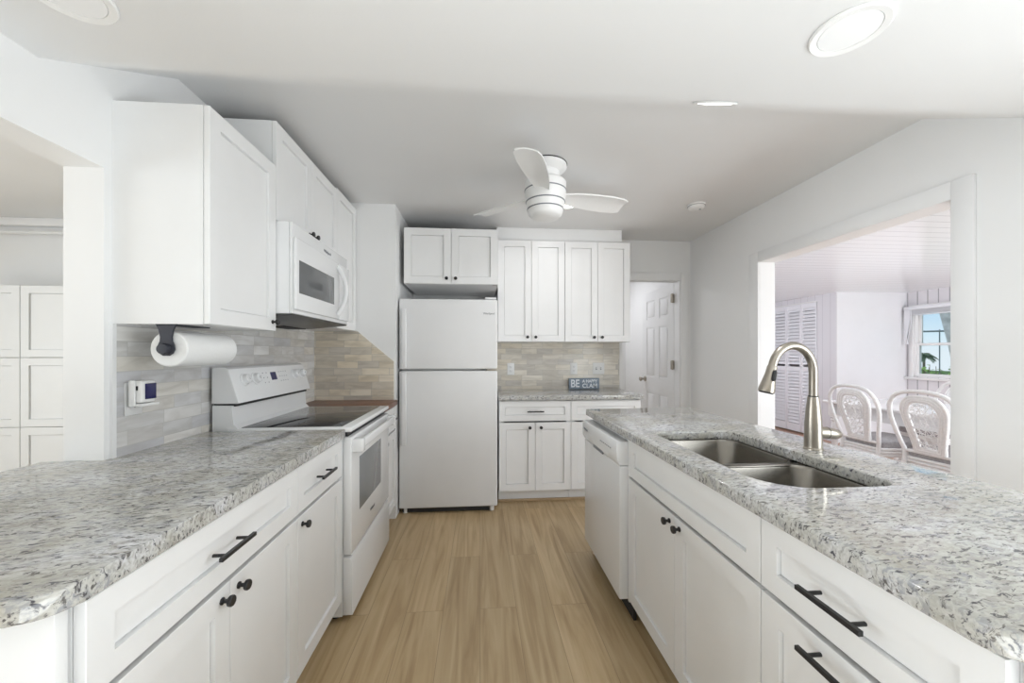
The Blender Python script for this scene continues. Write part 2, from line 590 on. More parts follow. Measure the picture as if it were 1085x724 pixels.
def thing(name, label, cat, loc=(0, 0, 0), rz=0.0, group=None):
    o = bpy.data.objects.new(name, None)
    o.empty_display_size = 0.1
    COL.objects.link(o)
    o.location = loc
    o.rotation_euler = (0, 0, rz)
    return tag(o, label, cat, group)


def tag(o, label, cat, group=None):
    o['label'] = label
    o['category'] = cat
    if group:
        o['group'] = group
    return o


def copy_thing(src, loc, rz, label):
    r = src.copy()
    COL.objects.link(r)
    r.location = loc
    r.rotation_euler = (0, 0, rz)
    r['label'] = label
    for ch in list(src.children):
        c = ch.copy()
        COL.objects.link(c)
        c.parent = r
        for g in list(ch.children):
            d = g.copy()
            COL.objects.link(d)
            d.parent = c
    return r


def struct(name, b, mat, parent=None):
    o = obj(name, b, mat, parent)
    if parent is None:
        o['kind'] = 'structure'
    return o


def text_part(name, body, size, mat, parent, loc, rot, depth=0.0008, bold=0.0, sx=1.0):
    cu = bpy.data.curves.new(name, 'FONT')
    cu.body = body
    cu.size = size
    cu.extrude = depth
    cu.offset = bold
    cu.align_x = 'CENTER'
    cu.align_y = 'CENTER'
    tmp = bpy.data.objects.new('lettering_tmp', cu)
    COL.objects.link(tmp)
    dg = bpy.context.evaluated_depsgraph_get()
    dg.update()
    me = bpy.data.meshes.new_from_object(tmp.evaluated_get(dg))
    bpy.data.objects.remove(tmp)
    bpy.data.curves.remove(cu)
    from mathutils import Euler
    me.transform(Matrix.Translation(loc) @ Euler(rot).to_matrix().to_4x4() @ Matrix.Diagonal((sx, 1, 1, 1)))
    me.materials.clear()
    me.materials.append(mat)
    o = bpy.data.objects.new(name, me)
    COL.objects.link(o)
    o.parent = parent
    return o


def round_poly(pts, radii, n=6):
    """polygon with rounded corners"""
    out = []
    k = len(pts)
    for i in range(k):
        p = Vector(pts[i])
        a = (Vector(pts[i - 1]) - p)
        c = (Vector(pts[(i + 1) % k]) - p)
        r = radii[i] if isinstance(radii, (list, tuple)) else radii
        if r <= 0:
            out.append(tuple(p))
            continue
        ua, uc = a.normalized(), c.normalized()
        half = ua.angle(uc) / 2
        d = r / math.tan(half)
        ctr = p + (ua + uc).normalized() * (r / math.sin(half))
        s, e = p + ua * d - ctr, p + uc * d - ctr
        a0 = math.atan2(s.y, s.x)
        a1 = math.atan2(e.y, e.x)
        da = (a1 - a0 + PI) % (2 * PI) - PI
        for j in range(n + 1):
            th = a0 + da * j / n
            out.append((ctr.x + r * math.cos(th), ctr.y + r * math.sin(th)))
    return out


# ================================================================== THE SETTING
CEIL = 2.41
LW = -1.25      # kitchen face of the left wall
RW = 2.145      # kitchen face of the right wall
BW = 3.82       # kitchen face of the back wall

struct('floor', B().box(-5.2, 2.2, -4.2, 6.4, -0.06, 0.0), M['floor'])
struct('floor_dining', B().box(2.2, 6.2, -1.0, 6.6, -0.06, 0.0), M['dfloor'])

# ceiling: low at the near side, a slope up, then flat over the kitchen
prof = [(-4.2, 2.11), (1.21, 2.11), (1.725, CEIL), (6.4, CEIL), (6.4, CEIL + 0.12), (1.68, CEIL + 0.12), (1.16, 2.23), (-4.2, 2.23)]
struct('ceiling', B().prism(prof, -1.37, 2.26, 'x'), M['ceiling'])
struct('wall_front_blocker', B().box(-5.2, RW + 0.12, -4.3, -4.2, 0, 2.5), M['wall'])  # unseen wall added behind the camera to block sky light
struct('wall_left_blocker', B().box(-5.3, -5.2, -4.3, 3.75, 0, 2.46), M['wall'])  # unseen wall added to keep sky light out of the side room
struct('ceiling_side_room', B().box(-5.2, -1.375, -4.2, 3.75, 2.40, 2.46), M['ceiling'])
struct('ceiling_dining', B().box(2.265, 6.3, -1.0, 6.7, 2.13, 2.2), M['plank_ceiling'])

# left wall: solid behind the cabinets, opening with a header beside the camera, knee wall under the counter
wl = B()
wl.box(LW - 0.125, LW, 1.405, 3.9, 0.0, 2.5)
wl.box(LW - 0.125, LW, -4.2, 1.405, 1.89, 2.5)
wl.box(LW - 0.125, LW, 0.69, 1.405, 0.0, 0.872)
struct('wall_left', wl, M['wall'])
# wall block between the cooking side and the refrigerator niche
struct('wall_stub', B().box(LW, -0.645, 3.045, BW, 0.0, CEIL), M['wall'])
wb = B()
wb.box(LW, 1.43, BW, BW + 0.11, 0, CEIL)
wb.box(1.43, 2.035, BW, BW + 0.11, 2.006, CEIL)
wb.box(2.035, RW + 0.12, BW, BW + 0.11, 0, CEIL)
struct('wall_back', wb, M['wall'])
wr = B()
wr.box(RW, RW + 0.125, -4.2, 1.60, 0, 2.5)
wr.box(RW, RW + 0.125, 1.60, 2.83, 1.968, 2.5)
wr.box(RW, RW + 0.125, 2.83, 6.4, 0, 2.5)
struct('wall_right', wr, M['wall'])

# casing of the wide opening to the dining room
c = B()
c.box(RW - 0.016, RW, 1.515, 1.60, 0, 2.05, 0.003)
c.box(RW - 0.016, RW, 2.83, 2.93, 0, 2.05, 0.003)
c.box(RW - 0.016, RW, 1.60, 2.83, 1.968, 2.05, 0.003)
struct('trim_1', c, M['trim'])
# casing of the doorway in the back wall
c = B()
c.box(2.035, 2.11, BW - 0.015, BW, 0, 2.085, 0.003)
c.box(1.40, 2.035, BW - 0.015, BW, 2.006, 2.085, 0.003)
c.box(2.028, 2.035, BW, BW + 0.11, 0, 2.006)
struct('trim_2', c, M['trim'])
# dropped soffit over the back wall cabinets
s = B()
s.box(0.15, 1.315, 3.53, BW, 2.29, CEIL)
struct('soffit', s, M['ceiling'])
struct('baseboard_right', B().box(RW - 0.013, RW, 2.93, BW, 0, 0.09, 0.003), M['trim'])

# tiled backsplashes
struct('backsplash_left', B().box(LW, LW + 0.009, 1.437, 3.045, 0.914, 1.46), M['tile_left'])
struct('backsplash_stub', B().prism([(LW + 0.009, 0.914), (-0.658, 0.914), (-0.658, 1.205), (-0.925, 1.433), (LW + 0.009, 1.433)], 3.036, 3.045, 'y'), M['tile_stub'])
struct('backsplash_back', B().box(0.148, 1.395, BW - 0.01, BW, 0.914, 1.372), M['tile_back'])
struct('trim_3', B().box(LW, LW + 0.011, 1.423, 1.437, 0.914, 1.372), M['trim'])
struct('trim_4', B().box(1.395, 1.412, BW - 0.013, BW, 0.914, 1.372, 0.002), M['trim'])

# side room beyond the left opening
struct('wall_side_room', B().box(-5.2, LW - 0.125, 3.62, 3.75, 0, 2.4), M['wall'])
struct('trim_5', B().box(-5.2, LW - 0.125, 3.56, 3.62, 2.335, 2.4, 0.006), M['trim'])

# hall beyond the back doorway
h = B()
h.box(0.6, RW, 5.6, 5.7, 0, CEIL)
h.box(0.6, 0.7, BW + 0.11, 5.6, 0, CEIL)
struct('wall_hall', h, M['wall'])

# dining room: closet wall, return wall, window wall
XC, YJ, XW = 5.02, 5.10, 6.09
cw = B()
cw.box(XC, XC + 0.1, YJ + 0.012, 5.42, 0, 2.13)
cw.box(XC, XC + 0.1, 5.42, 6.6, 2.05, 2.13)
cw.box(XC + 0.5, XC + 0.6, YJ + 0.1, 6.7, 0, 2.13)
cw.box(2.27, XC + 0.6, 6.6, 6.7, 0, 2.13)
struct('wall_closet', cw, M['closet_wall'])
struct('wall_return', B().box(XC, XW + 0.1, YJ, YJ + 0.012, 0, 2.13), M['dwall'])
ww = B()
WY0, WY1, WZ0, WZ1 = 4.06, 5.0, 0.935, 1.87
ww.box(XW, XW + 0.11, WY1, YJ, 0, 2.13)
ww.box(XW, XW + 0.11, 2.0, WY0, 0, 2.13)
ww.box(XW, XW + 0.11, WY0, WY1, 0, WZ0)
ww.box(XW, XW + 0.11, WY0, WY1, WZ1, 2.13)
struct('wall_window', ww, M['panel_wall'])

# window: frame, sill, two sashes with a pane each
wf = B()
wf.box(XW - 0.018, XW, WY1, WY1 + 0.05, WZ0 - 0.02, WZ1 + 0.07, 0.003)
wf.box(XW - 0.018, XW, WY0 - 0.07, WY0, WZ0 - 0.02, WZ1 + 0.07, 0.003)
wf.box(XW - 0.018, XW, WY0, WY1, WZ1, WZ1 + 0.07, 0.003)
wf.box(XW, XW + 0.1, WY1 - 0.015, WY1, WZ0, WZ1)
wf.box(XW, XW + 0.1, WY0, WY0 + 0.015, WZ0, WZ1)
wf.box(XW, XW + 0.1, WY0, WY1, WZ0, WZ0 + 0.012)
wf.box(XW, XW + 0.1, WY0, WY1, WZ1 - 0.012, WZ1)
win = struct('window_1', wf, M['trim'])
obj('window_sill', B().box(XW - 0.05, XW, WY0 - 0.09, WY1 + 0.09, WZ0 - 0.04, WZ0 - 0.005, 0.006), M['trim'], win)


def sash(z0, z1, x):
    s_ = B()
    y0, y1, w = WY0 + 0.015, WY1 - 0.015, 0.034
    s_.box(x, x + 0.035, y0, y0 + w, z0, z1, 0.003)
    s_.box(x, x + 0.035, y1 - w, y1, z0, z1, 0.003)
    s_.box(x, x + 0.035, y0 + w, y1 - w, z0, z0 + w, 0.003)
    s_.box(x, x + 0.035, y0 + w, y1 - w, z1 - w, z1, 0.003)
    so = obj('sash', s_, M['trim'], win)
    obj('pane', B().box(x + 0.014, x + 0.019, y0 + w - 0.004, y1 - w + 0.004, z0 + w - 0.004, z1 - w + 0.004), M['pane'], so)


sash(1.37, WZ1 - 0.012, XW + 0.05)
sash(WZ0 + 0.012, 1.405, XW + 0.012)


# six panel door standing open into the hall
def panel_door(root, w, hgt, t, mat):
    """six raised panels on the face looking to -y"""
    b = B()
    b.box(0, w, 0.006, t, 0, hgt)
    st, mid = 0.11, 0.10
    pw = (w - 2 * st - mid) / 2
    xs = [(0, st), (st + pw, st + pw + mid), (w - st, w)]
    for a, c_ in xs:
        b.box(a, c_, 0, 0.0065, 0, hgt)
    rows = [(0.24, 0.80), (0.98, 1.56), (1.66, 1.87)]
    zs = [0, 0.24, 0.80, 0.98, 1.56, 1.66, 1.87, hgt]
    for i in range(0, 8, 2):
        for j in range(2):
            xa = st + j * (pw + mid)
            b.box(xa, xa + pw, 0, 0.0065, zs[i], zs[i + 1])
    for z0, z1 in rows:
        for j in range(2):
            xa = st + j * (pw + mid)
            b.box(xa + 0.022, xa + pw - 0.022, 0.001, 0.01, z0 + 0.022, z1 - 0.022, 0.004)
    return obj('door_leaf', b, mat, root)


door = bpy.data.objects.new('door_1', None)
COL.objects.link(door)
door.location = (2.026, BW + 0.115, 0.008)
door.rotation_euler = (0, 0, math.radians(93))
door['kind'] = 'structure'
# local x runs away from the hinge; the face looks to local -y after mirroring
lf = panel_door(door, 0.70, 1.985, 0.035, M['trim'])
lf.data.transform(Matrix.Diagonal((1, -1, 1, 1)))
lf.data.flip_normals()
kb = B()
kb.lathe([(0.032, 0.0), (0.032, 0.006), (0.012, 0.012), (0.011, 0.04), (0.024, 0.05), (0.028, 0.062), (0.02, 0.072)], (0.63, 0, 0.95), 'y', 20)
obj('door_knob', kb, M['nickel'], door)
for zz in (0.25, 1.09, 1.79):
    obj('hinge', B().box(-0.012, 0.004, -0.012, 0.034, zz, zz + 0.09, 0.002).cyl((-0.008, 0.02, zz - 0.004), (-0.008, 0.02, zz + 0.094), 0.008, n=10), M['nickel'], door)

# louvred bifold closet doors
for k in range(4):
    w_ = (6.59 - 5.43) / 4
    y0 = 5.43 + k * w_
    lo = B()
    lo.box(XC + 0.002, XC + 0.03, y0 + 0.002, y0 + 0.032, 0.02, 2.035, 0.002)
    lo.box(XC + 0.002, XC + 0.03, y0 + w_ - 0.034, y0 + w_ - 0.003, 0.02, 2.035, 0.002)
    for z0, z1 in ((0.02, 0.14), (0.98, 1.05), (1.965, 2.035)):
        lo.box(XC + 0.002, XC + 0.03, y0 + 0.03, y0 + w_ - 0.032, z0, z1)
    dl = struct('door_%d' % (k + 2), lo, M['louver'])
    sl = B()
    z = 0.155
    while z < 1.945:
        if not 0.94 < z < 1.045:
            ya, yb = y0 + 0.031, y0 + w_ - 0.033
            sl.prism([(XC + 0.003, z - 0.004), (XC + 0.029, z + 0.036), (XC + 0.029, z + 0.043), (XC + 0.003, z + 0.004)], ya, yb, 'y')
        z += 0.052
    obj('louvers', sl, M['louver'], dl)
struct('trim_6', B().box(XC - 0.004, XC + 0.03, 5.42, 6.59, 2.037, 2.05), M['trim'])


# ================================================================== CABINETS
def knob(parent, x, z, y=0.0):
    b = B()
    b.lathe([(0.009, 0.0), (0.009, -0.003), (0.005, -0.006), (0.005, -0.016), (0.0125, -0.018), (0.0135, -0.021), (0.0135, -0.026), (0.012, -0.028)], (x, y, z), 'y', 12)
    return obj('knob', b, M['black'], parent)


def pull(parent, x, z, y=0.0, L=0.14):
    b = B()
    b.box(x - L / 2, x + L / 2, y - 0.038, y - 0.028, z - 0.005, z + 0.005, 0.001, 1)
    for s_ in (-1, 1):
        b.cyl((x + s_ * L * 0.33, y, z), (x + s_ * L * 0.33, y - 0.03, z), 0.0042, n=10)
    return obj('pull', b, M['black'], parent)


def cabinet(name, label, loc, rz, w, d, z0, z1, fronts, group, toe=True, toe_mat=None, cat='cabinet', mat=None, open_top=True, rail=0.057):
    """front of the doors at local y=0, carcass behind; width along local x"""
    t = thing(name, label, cat, loc, rz, group)
    mat = mat or M['cab']
    b = B()
    g = 0.0004
    fz = z0 + (0.10 if toe else 0)
    b.box(g, 0.018, 0.021, d, fz, z1)
    b.box(w - 0.018, w - g, 0.021, d, fz, z1)
    b.box(0.018, w - 0.018, d - 0.012, d, fz, z1)
    b.box(0.018, w - 0.018, 0.021, d - 0.012, fz, fz + 0.018)
    if not open_top:
        b.box(0.018, w - 0.018, 0.021, d - 0.012, z1 - 0.018, z1)
    # face frame strip behind the fronts
    b.box(0.018, w - 0.018, 0.021, 0.040, z1 - 0.03, z1)
    b.box(0.018, 0.04, 0.021, 0.040, fz, z1)
    b.box(w - 0.04, w - 0.018, 0.021, 0.040, fz, z1)
    obj('body', b, M['cab'] if mat is M['cab'] else mat, t)
    if toe:
        obj('toe_kick', B().box(0.001, w - 0.001, 0.085, 0.10, 0.001, 0.10), toe_mat or mat, t)
    for f in fronts:
        kind, a, c_, za, zb = f[:5]
        rl = min(rail, (zb - za) * 0.3, (c_ - a) * 0.3)
        o = obj(kind, B().shaker(a + 0.0015, c_ - 0.0015, za, zb, 0.0, 0.019, rl), mat, t)
        for hkind, hx, hz in f[5:]:
            (knob if hkind == 'k' else pull)(o, hx, hz)
    return t


R90 = PI / 2
LF, IF, BF = -0.6427, 0.6945, 3.2431
DZ0, DZ1, TZ0, TZ1 = 0.114, 0.685, 0.698, 0.866
GB = 'white shaker base cabinets'
GU = 'white shaker wall cabinets'
# left run (faces +x): local x = world y
w1 = 0.743
t = cabinet('base_cabinet', 'wide white base cabinet nearest the camera on the left, one drawer above two doors', (LF, 0.690, 0), R90, w1, 0.60, 0, 0.876,
            [('drawer', 0, w1, TZ0, TZ1, ('p', w1 / 2 - 0.02, 0.782)),
             ('door', 0, w1 / 2, DZ0, DZ1, ('k', w1 / 2 - 0.034, 0.652)), ('door', w1 / 2, w1, DZ0, DZ1, ('k', w1 / 2 + 0.034, 0.652))], GB)
obj('end_panel', B().box(-0.034, -0.014, 0.012, 0.735, 0.001, 0.876, 0.001).box(-0.014, 0.0, 0.03, 0.5, 0.1, 0.87), M['cab'], t)
w2 = 0.439
cabinet('base_cabinet', 'white single door base cabinet directly left of the white range', (LF, 1.4335, 0), R90, w2, 0.60, 0, 0.876,
        [('drawer', 0, w2, TZ0, TZ1, ('p', w2 / 2 - 0.01, 0.782)), ('door', 0, w2, DZ0, DZ1, ('k', 0.035, 0.652))], GB)
w3 = 0.388
cabinet('base_cabinet', 'narrow white shaker base cabinet under the brown wood counter between range and refrigerator', (LF, 2.648, 0), R90, w3, 0.60, 0, 0.876,
        [('drawer', 0, w3, TZ0, TZ1, ('p', w3 / 2 + 0.02, 0.79)), ('door', 0, w3, DZ0, DZ1, ('k', 0.035, 0.652))], GB)
# island (faces -x): local x = away from the far end
YDW, YS, YK = 2.4137, 1.7729, 0.9138
w4 = YS - YK
t = cabinet('sink_base_cabinet', 'white shaker sink cabinet of the island with blank drawer front and two knobbed doors', (IF, YS, 0), -R90, w4, 0.60, 0, 0.876,
        [('drawer', 0, w4, TZ0, TZ1), ('door', 0, w4 / 2, DZ0, DZ1, ('k', w4 / 2 - 0.036, 0.655)), ('door', w4 / 2, w4, DZ0, DZ1, ('k', w4 / 2 + 0.036, 0.655))], GB)
obj('end_panel', B().box(-0.641, -0.6313, 0.0195, 0.6205, 0.001, 0.8755, 0.001), M['cab'], t)
obj('back_panel', B().box(-0.6306, 1.277, 0.6065, 0.6205, 0.001, 0.8755, 0.001), M['cab'], t)
obj('filler_strip', B().box(-0.0161, -0.0016, 0.0025, 0.0175, 0.10, 0.8755, 0.001), M['cab'], t)
w5 = 0.455
t = cabinet('drawer_base_cabinet', 'white island cabinet of stacked drawers with long black pulls, nearest the camera', (IF, YK - 0.0005, 0), -R90, w5, 0.60, 0, 0.876,
            [('drawer', 0, w5, TZ0, TZ1, ('p', w5 / 2 - 0.01, 0.782)), ('drawer', 0, w5, 0.40, DZ1, ('p', w5 / 2 - 0.01, 0.655)), ('drawer', 0, w5, DZ0, 0.387, ('p', w5 / 2 - 0.01, 0.356))], GB)
obj('end_panel', B().box(w5 + 0.012, w5 + 0.03, 0.012, 0.62, 0.001, 0.876, 0.001).box(w5, w5 + 0.012, 0.03, 0.6, 0.1, 0.87), M['cab'], t)
# back run (faces -y)
t = cabinet('base_cabinet', 'white two door base cabinet against the back wall directly right of the refrigerator', (0.157, BF, 0), 0, 0.61, 0.565, 0, 0.876,
            [('drawer', 0, 0.61, TZ0, TZ1, ('p', 0.305, 0.78)), ('door', 0, 0.305, DZ0, DZ1, ('k', 0.258, 0.645)), ('door', 0.305, 0.61, DZ0, DZ1, ('k', 0.352, 0.645))], GB)
cabinet('base_cabinet', 'white base cabinet at the right end of the back counter, partly hidden by island', (0.7675, BF, 0), 0, 0.61, 0.565, 0, 0.876,
        [('drawer', 0, 0.61, TZ0, TZ1, ('p', 0.305, 0.78)), ('door', 0, 0.305, DZ0, DZ1, ('k', 0.258, 0.645)), ('door', 0.305, 0.61, DZ0, DZ1, ('k', 0.352, 0.645))], GB)
struct('trim_7', B().box(0.157, 1.377, BF + 0.066, BF + 0.085, 0, 0.02, 0.004), M['shoe'])

# wall cabinets, left wall
UF = -0.937
ud = UF - LW
cabinet('wall_cabinet', 'large white single door wall cabinet nearest the camera above the paper towel roll', (UF, 1.4335, 0), R90, 0.443, ud, 1.372, 2.134,
        [('door', 0, 0.443, 1.373, 2.133, ('k', 0.443 - 0.032, 1.412))], GU, toe=False, open_top=False)
cabinet('wall_cabinet', 'short white two door wall cabinet mounted above the microwave', (UF, 1.8785, 0), R90, 0.764, ud, 1.885, 2.345,
        [('door', 0, 0.382, 1.887, 2.344, ('k', 0.350, 1.925)), ('door', 0.382, 0.764, 1.887, 2.344, ('k', 0.414, 1.925))], GU, toe=False, open_top=False)
cabinet('wall_cabinet', 'tall narrow white wall cabinet right of the microwave in the corner', (UF, 2.6435, 0), R90, 0.395, ud, 1.435, 2.36,
        [('door', 0, 0.395, 1.436, 2.359, ('k', 0.035, 1.475))], GU, toe=False, open_top=False)
# over the refrigerator
cabinet('wall_cabinet', 'deep white two door cabinet mounted above the refrigerator', (-0.607, 3.16, 0), 0, 0.751, 0.655, 1.825, 2.273,
        [('door', 0, 0.3755, 1.827, 2.272, ('k', 0.3755 - 0.036, 1.868)), ('door', 0.3755, 0.751, 1.827, 2.272, ('k', 0.3755 + 0.036, 1.868))], GU, toe=False, open_top=False)
# back wall
UB = 3.4858
for i, lb in enumerate(('white two door wall cabinet on the back wall beside the refrigerator', 'white two door wall cabinet on the back wall beside the doorway')):
    cabinet('wall_cabinet', lb, (0.157 + i * 0.6115, UB, 0), 0, 0.61, BW - UB, 1.372, 2.286,
            [('door', 0, 0.305, 1.373, 2.285, ('k', 0.305 - 0.037, 1.413)), ('door', 0.305, 0.61, 1.373, 2.285, ('k', 0.305 + 0.037, 1.413))], GU, toe=False, open_top=False)

# tall cabinets seen through the left opening
for i, (x0, lb) in enumerate(((-4.03, 'tall white side room cabinet cut by the left edge of the photo'), (-3.428, 'tall white panelled side room cabinet beside the white wall end'))):
    cabinet('tall_cabinet', lb, (x0, 3.2, 0), 0, 0.6, 0.40, 0, 1.777,
            [('door', 0, 0.6, 1.238, 1.776), ('door', 0, 0.6, 0.716, 1.234), ('door', 0, 0.6, 0.114, 0.712)], 'tall cabinets in the side room', mat=M['pantry'], open_top=False)
rail = obj('hanging_rail', B().cyl((-4.6, 3.54, 2.27), (-1.40, 3.54, 2.27), 0.016, n=14).cyl((-3.0, 3.54, 2.27), (-3.0, 3.62, 2.27), 0.01, n=8), M['plastic'])
tag(rail, 'pale horizontal rail on the side room wall above the tall cabinets', 'rail')

# ================================================================== COUNTERTOPS
poly = round_poly([(-0.6275, 0.617), (-0.6275, 1.8765), (LW + 0.009, 1.8765), (LW + 0.009, 1.4375), (LW + 0.002, 1.4045), (-1.44, 1.4045), (-1.44, 0.617)], [0.055, 0.003, 0, 0, 0, 0, 0.03], 8)
tag(obj('countertop', B().prism(poly, 0.8765, 0.914, 'z', 0.005, 3), M['granite']), 'speckled grey granite countertop with rounded corner along the left side, running up to the range', 'countertop', 'granite countertops')
poly = [(0.152, 3.207), (1.388, 3.207), (1.388, BW - 0.011), (0.152, BW - 0.011)]
tag(obj('countertop', B().prism(poly, 0.8765, 0.914, 'z', 0.005, 3), M['granite']), 'short granite countertop against the back wall, carrying the small slate blue sign', 'countertop', 'granite countertops')
# island top with the sink cut-out
outer = round_poly([(0.6685, 0.43), (1.405, 0.43), (1.36, 2.462), (0.6685, 2.43)], [0.05, 0.05, 0.02, 0.012], 8)
SX0, SX1, SY0, SY1 = 0.775, 1.145, 0.965, 1.70
hole = round_poly([(SX0, SY0), (SX1, SY0), (SX1, SY1), (SX0, SY1)], [0.13, 0.06, 0.06, 0.06], 8)
bm = bmesh.new()
loops = []
for pl in (outer, hole):
    v_ = [bm.verts.new((x, y, 0.914)) for x, y in pl]
    loops.append([bm.edges.new((v_[i], v_[(i + 1) % len(v_)])) for i in range(len(v_))])
bmesh.ops.triangle_fill(bm, use_beauty=True, use_dissolve=False, edges=loops[0] + loops[1])
fs = bm.faces[:]
r = bmesh.ops.extrude_face_region(bm, geom=fs)
for v in [g for g in r['geom'] if isinstance(g, bmesh.types.BMVert)]:
    v.co.z = 0.8765
bm.normal_update()
es = [e for e in bm.edges if len(e.link_faces) == 2 and e.calc_face_angle(0) > 1.2]
bmesh.ops.bevel(bm, geom=es, offset=0.005, segments=3, affect='EDGES', profile=0.5)
tag(obj('countertop', bm, M['granite']), 'long granite island countertop with a double sink cut into it', 'countertop', 'granite countertops')
tag(obj('wood_countertop', B().box(LW + 0.0095, -0.628, 2.6475, 3.0355, 0.8765, 0.914, 0.003), M['wood']), 'small dark brown wood counter piece between the range and the wall beside the refrigerator', 'countertop')

# ================================================================== SINK
sink = thing('double_sink', 'undermount stainless steel double bowl sink set in the island', 'sink', (0.96, 1.33, 0.70))


def bowl(x0, x1, y0, y1, rad):
    z_top, depth = 0.175, 0.175
    rings = []
    for ins, z in ((-0.004, z_top), (0.0, z_top), (0.004, z_top - 0.01), (0.014, 0.05), (0.026, 0.022), (0.055, 0.006), (0.10, 0.0)):
        rr = [max(0.012, q - ins * 0.4) for q in rad]
        rings.append([(x, y, z) for x, y in round_poly([(x0 + ins, y0 + ins), (x1 - ins, y0 + ins), (x1 - ins, y1 - ins), (x0 + ins, y1 - ins)], rr, 6)])
    b = B()
    vv = [[b.bm.verts.new((p[0] - 0.96, p[1] - 1.33, p[2])) for p in ring] for ring in rings]
    n = len(vv[0])
    for a, c_ in zip(vv, vv[1:]):
        for j in range(n):
            b.bm.faces.new((a[j], a[(j + 1) % n], c_[(j + 1) % n], c_[j]))
    b.bm.faces.new(vv[-1])
    bmesh.ops.recalc_face_normals(b.bm, faces=b.bm.faces[:])
    r_ = bmesh.ops.solidify(b.bm, geom=b.bm.faces[:], thickness=0.0015)
    o = obj('bowl', b, M['steel'], sink)
    cx, cy = (x0 + x1) / 2 - 0.96, (y0 + y1) / 2 - 1.33
    d = B().lathe([(0.046, 0.003), (0.044, 0.006), (0.034, 0.006), (0.031, 0.004)], (cx, cy, 0), 'z', 24)
    obj('drain', d, M['steel'], o)
    obj('strainer', B().lathe([(0.029, 0.003), (0.02, 0.008), (0.006, 0.012)], (cx, cy, 0), 'z', 16), M['rubber'], o)
    return o


bowl(SX0 - 0.006, SX1 + 0.004, 1.325, SY1 + 0.005, [0.06, 0.06, 0.07, 0.07])
bowl(SX0 - 0.006, SX1 + 0.004, SY0 - 0.005, 1.295, [0.12, 0.07, 0.06, 0.06])
rim = B()
rim.box(SX0 - 0.1 + 0.05 - 0.96, SX1 + 0.04 - 0.96, 1.2925 - 1.33, 1.3275 - 1.33, 0.160, 0.1755, 0.004)
obj('divider', rim, M['steel'], sink)
fl = B()
for a in ((SX0 - 0.03, SX0 - 0.004, SY0 - 0.03, SY1 + 0.03), (SX1 + 0.002, SX1 + 0.03, SY0 - 0.03, SY1 + 0.03), (SX0 - 0.005, SX1 + 0.003, SY0 - 0.03, SY0 - 0.003), (SX0 - 0.005, SX1 + 0.003, SY1 + 0.003, SY1 + 0.03)):
    fl.box(a[0] - 0.96, a[1] - 0.96, a[2] - 1.33, a[3] - 1.33, 0.173, 0.1762)
obj('flange', fl, M['steel'], sink)

# ================================================================== FAUCET
fx, fy = 1.236, 1.352
fa = thing('kitchen_faucet', 'brushed nickel gooseneck pull down faucet behind the island sink', 'faucet', (fx, fy, 0.914))
obj('base', B().lathe([(0.032, 0.0), (0.032, 0.004), (0.029, 0.008), (0.0285, 0.05), (0.027, 0.10), (0.022, 0.16), (0.0175, 0.195)], n=28), M['nickel'], fa)
pts = [(0, 0, 0.194), (0, 0, 0.24), (0, 0, 0.285)]
R_ = 0.082
for k in range(1, 17):
    th = PI * k / 16 * 0.93
    pts.append((-R_ + R_ * math.cos(th), 0, 0.285 + R_ * 1.22 * math.sin(th)))
obj('neck', B().tube(pts, 0.0145, 16), M['nickel'], fa)
obj('joint_ring', B().lathe([(0.0152, 0.192), (0.0155, 0.194), (0.0155, 0.198), (0.0152, 0.199)], n=24), M['gap'], fa)
e = Vector(pts[-1])
dv = (e - Vector(pts[-2])).normalized()
q = [e + dv * s_ for s_ in (-0.004, 0.0, 0.03, 0.085, 0.096)]
sp = obj('spray_head', B().tube(q, [0.0145, 0.0165, 0.018, 0.027, 0.0262], 24), M['nickel'], fa)
obj('spray_nozzle', B().tube([e + dv * 0.0955, e + dv * 0.099], [0.0235, 0.0225], 24), M['rubber'], sp)
mid = e + dv * 0.035
obj('spray_button', B().tube([mid + Vector((0.004, -0.019, 0.022)), mid + Vector((0.003, -0.0205, 0.015)), mid + Vector((-0.004, -0.0225, -0.012)), mid + Vector((-0.005, -0.022, -0.018))], [0.004, 0.0075, 0.0075, 0.004], 10), M['rubber'], sp)
lv = obj('lever', B().tube([(0.0, 0, 0.062), (0.026, -0.002, 0.062), (0.046, -0.004, 0.0605), (0.066, -0.005, 0.058), (0.088, -0.006, 0.055), (0.100, -0.007, 0.053), (0.104, -0.007, 0.0525)], [0.020, 0.022, 0.022, 0.021, 0.0185, 0.011, 0.003], 16), M['nickel'], fa)
obj('lever_ring', B().tube([(0.046, -0.004, 0.0605), (0.048, -0.004, 0.0603)], [0.0225, 0.0225], 20), M['gap'], lv)

# ================================================================== RANGE
RY0 = 1.8855
rg = thing('electric_range', 'white electric range with black glass cooktop and control backguard', 'stove', (-0.600, RY0, 0), R90)
rw = 0.7565
obj('body', B().box(0.0, rw, 0.045, 0.625, 0.03, 0.90, 0.003), M['appl'], rg)
for x_ in (0.05, rw - 0.05):
    for y_ in (0.09, 0.58):
        obj('foot', B().cyl((x_, y_, 0.001), (x_, y_, 0.032), 0.016, n=12), M['rubber'], rg)
obj('cooktop_frame', B().box(0.0005, rw - 0.0005, 0.004, 0.56, 0.898, 0.921, 0.006, 3), M['appl'], rg)
obj('cooktop_glass', B().box(0.03, rw - 0.03, 0.055, 0.535, 0.915, 0.9225, 0.001), M['blackglass'], rg)
obj('vent_slot', B().box(0.03, rw - 0.02, 0.030, 0.05, 0.872, 0.898), M['gap'], rg)
dr = obj('oven_door', B().box(0.004, rw - 0.004, 0.004, 0.044, 0.318, 0.872, 0.006, 3), M['appl'], rg)
obj('door_window', B().box(0.125, 0.545, 0.0025, 0.008, 0.485, 0.752, 0.001), M['greyglass'], dr)
hd = B()
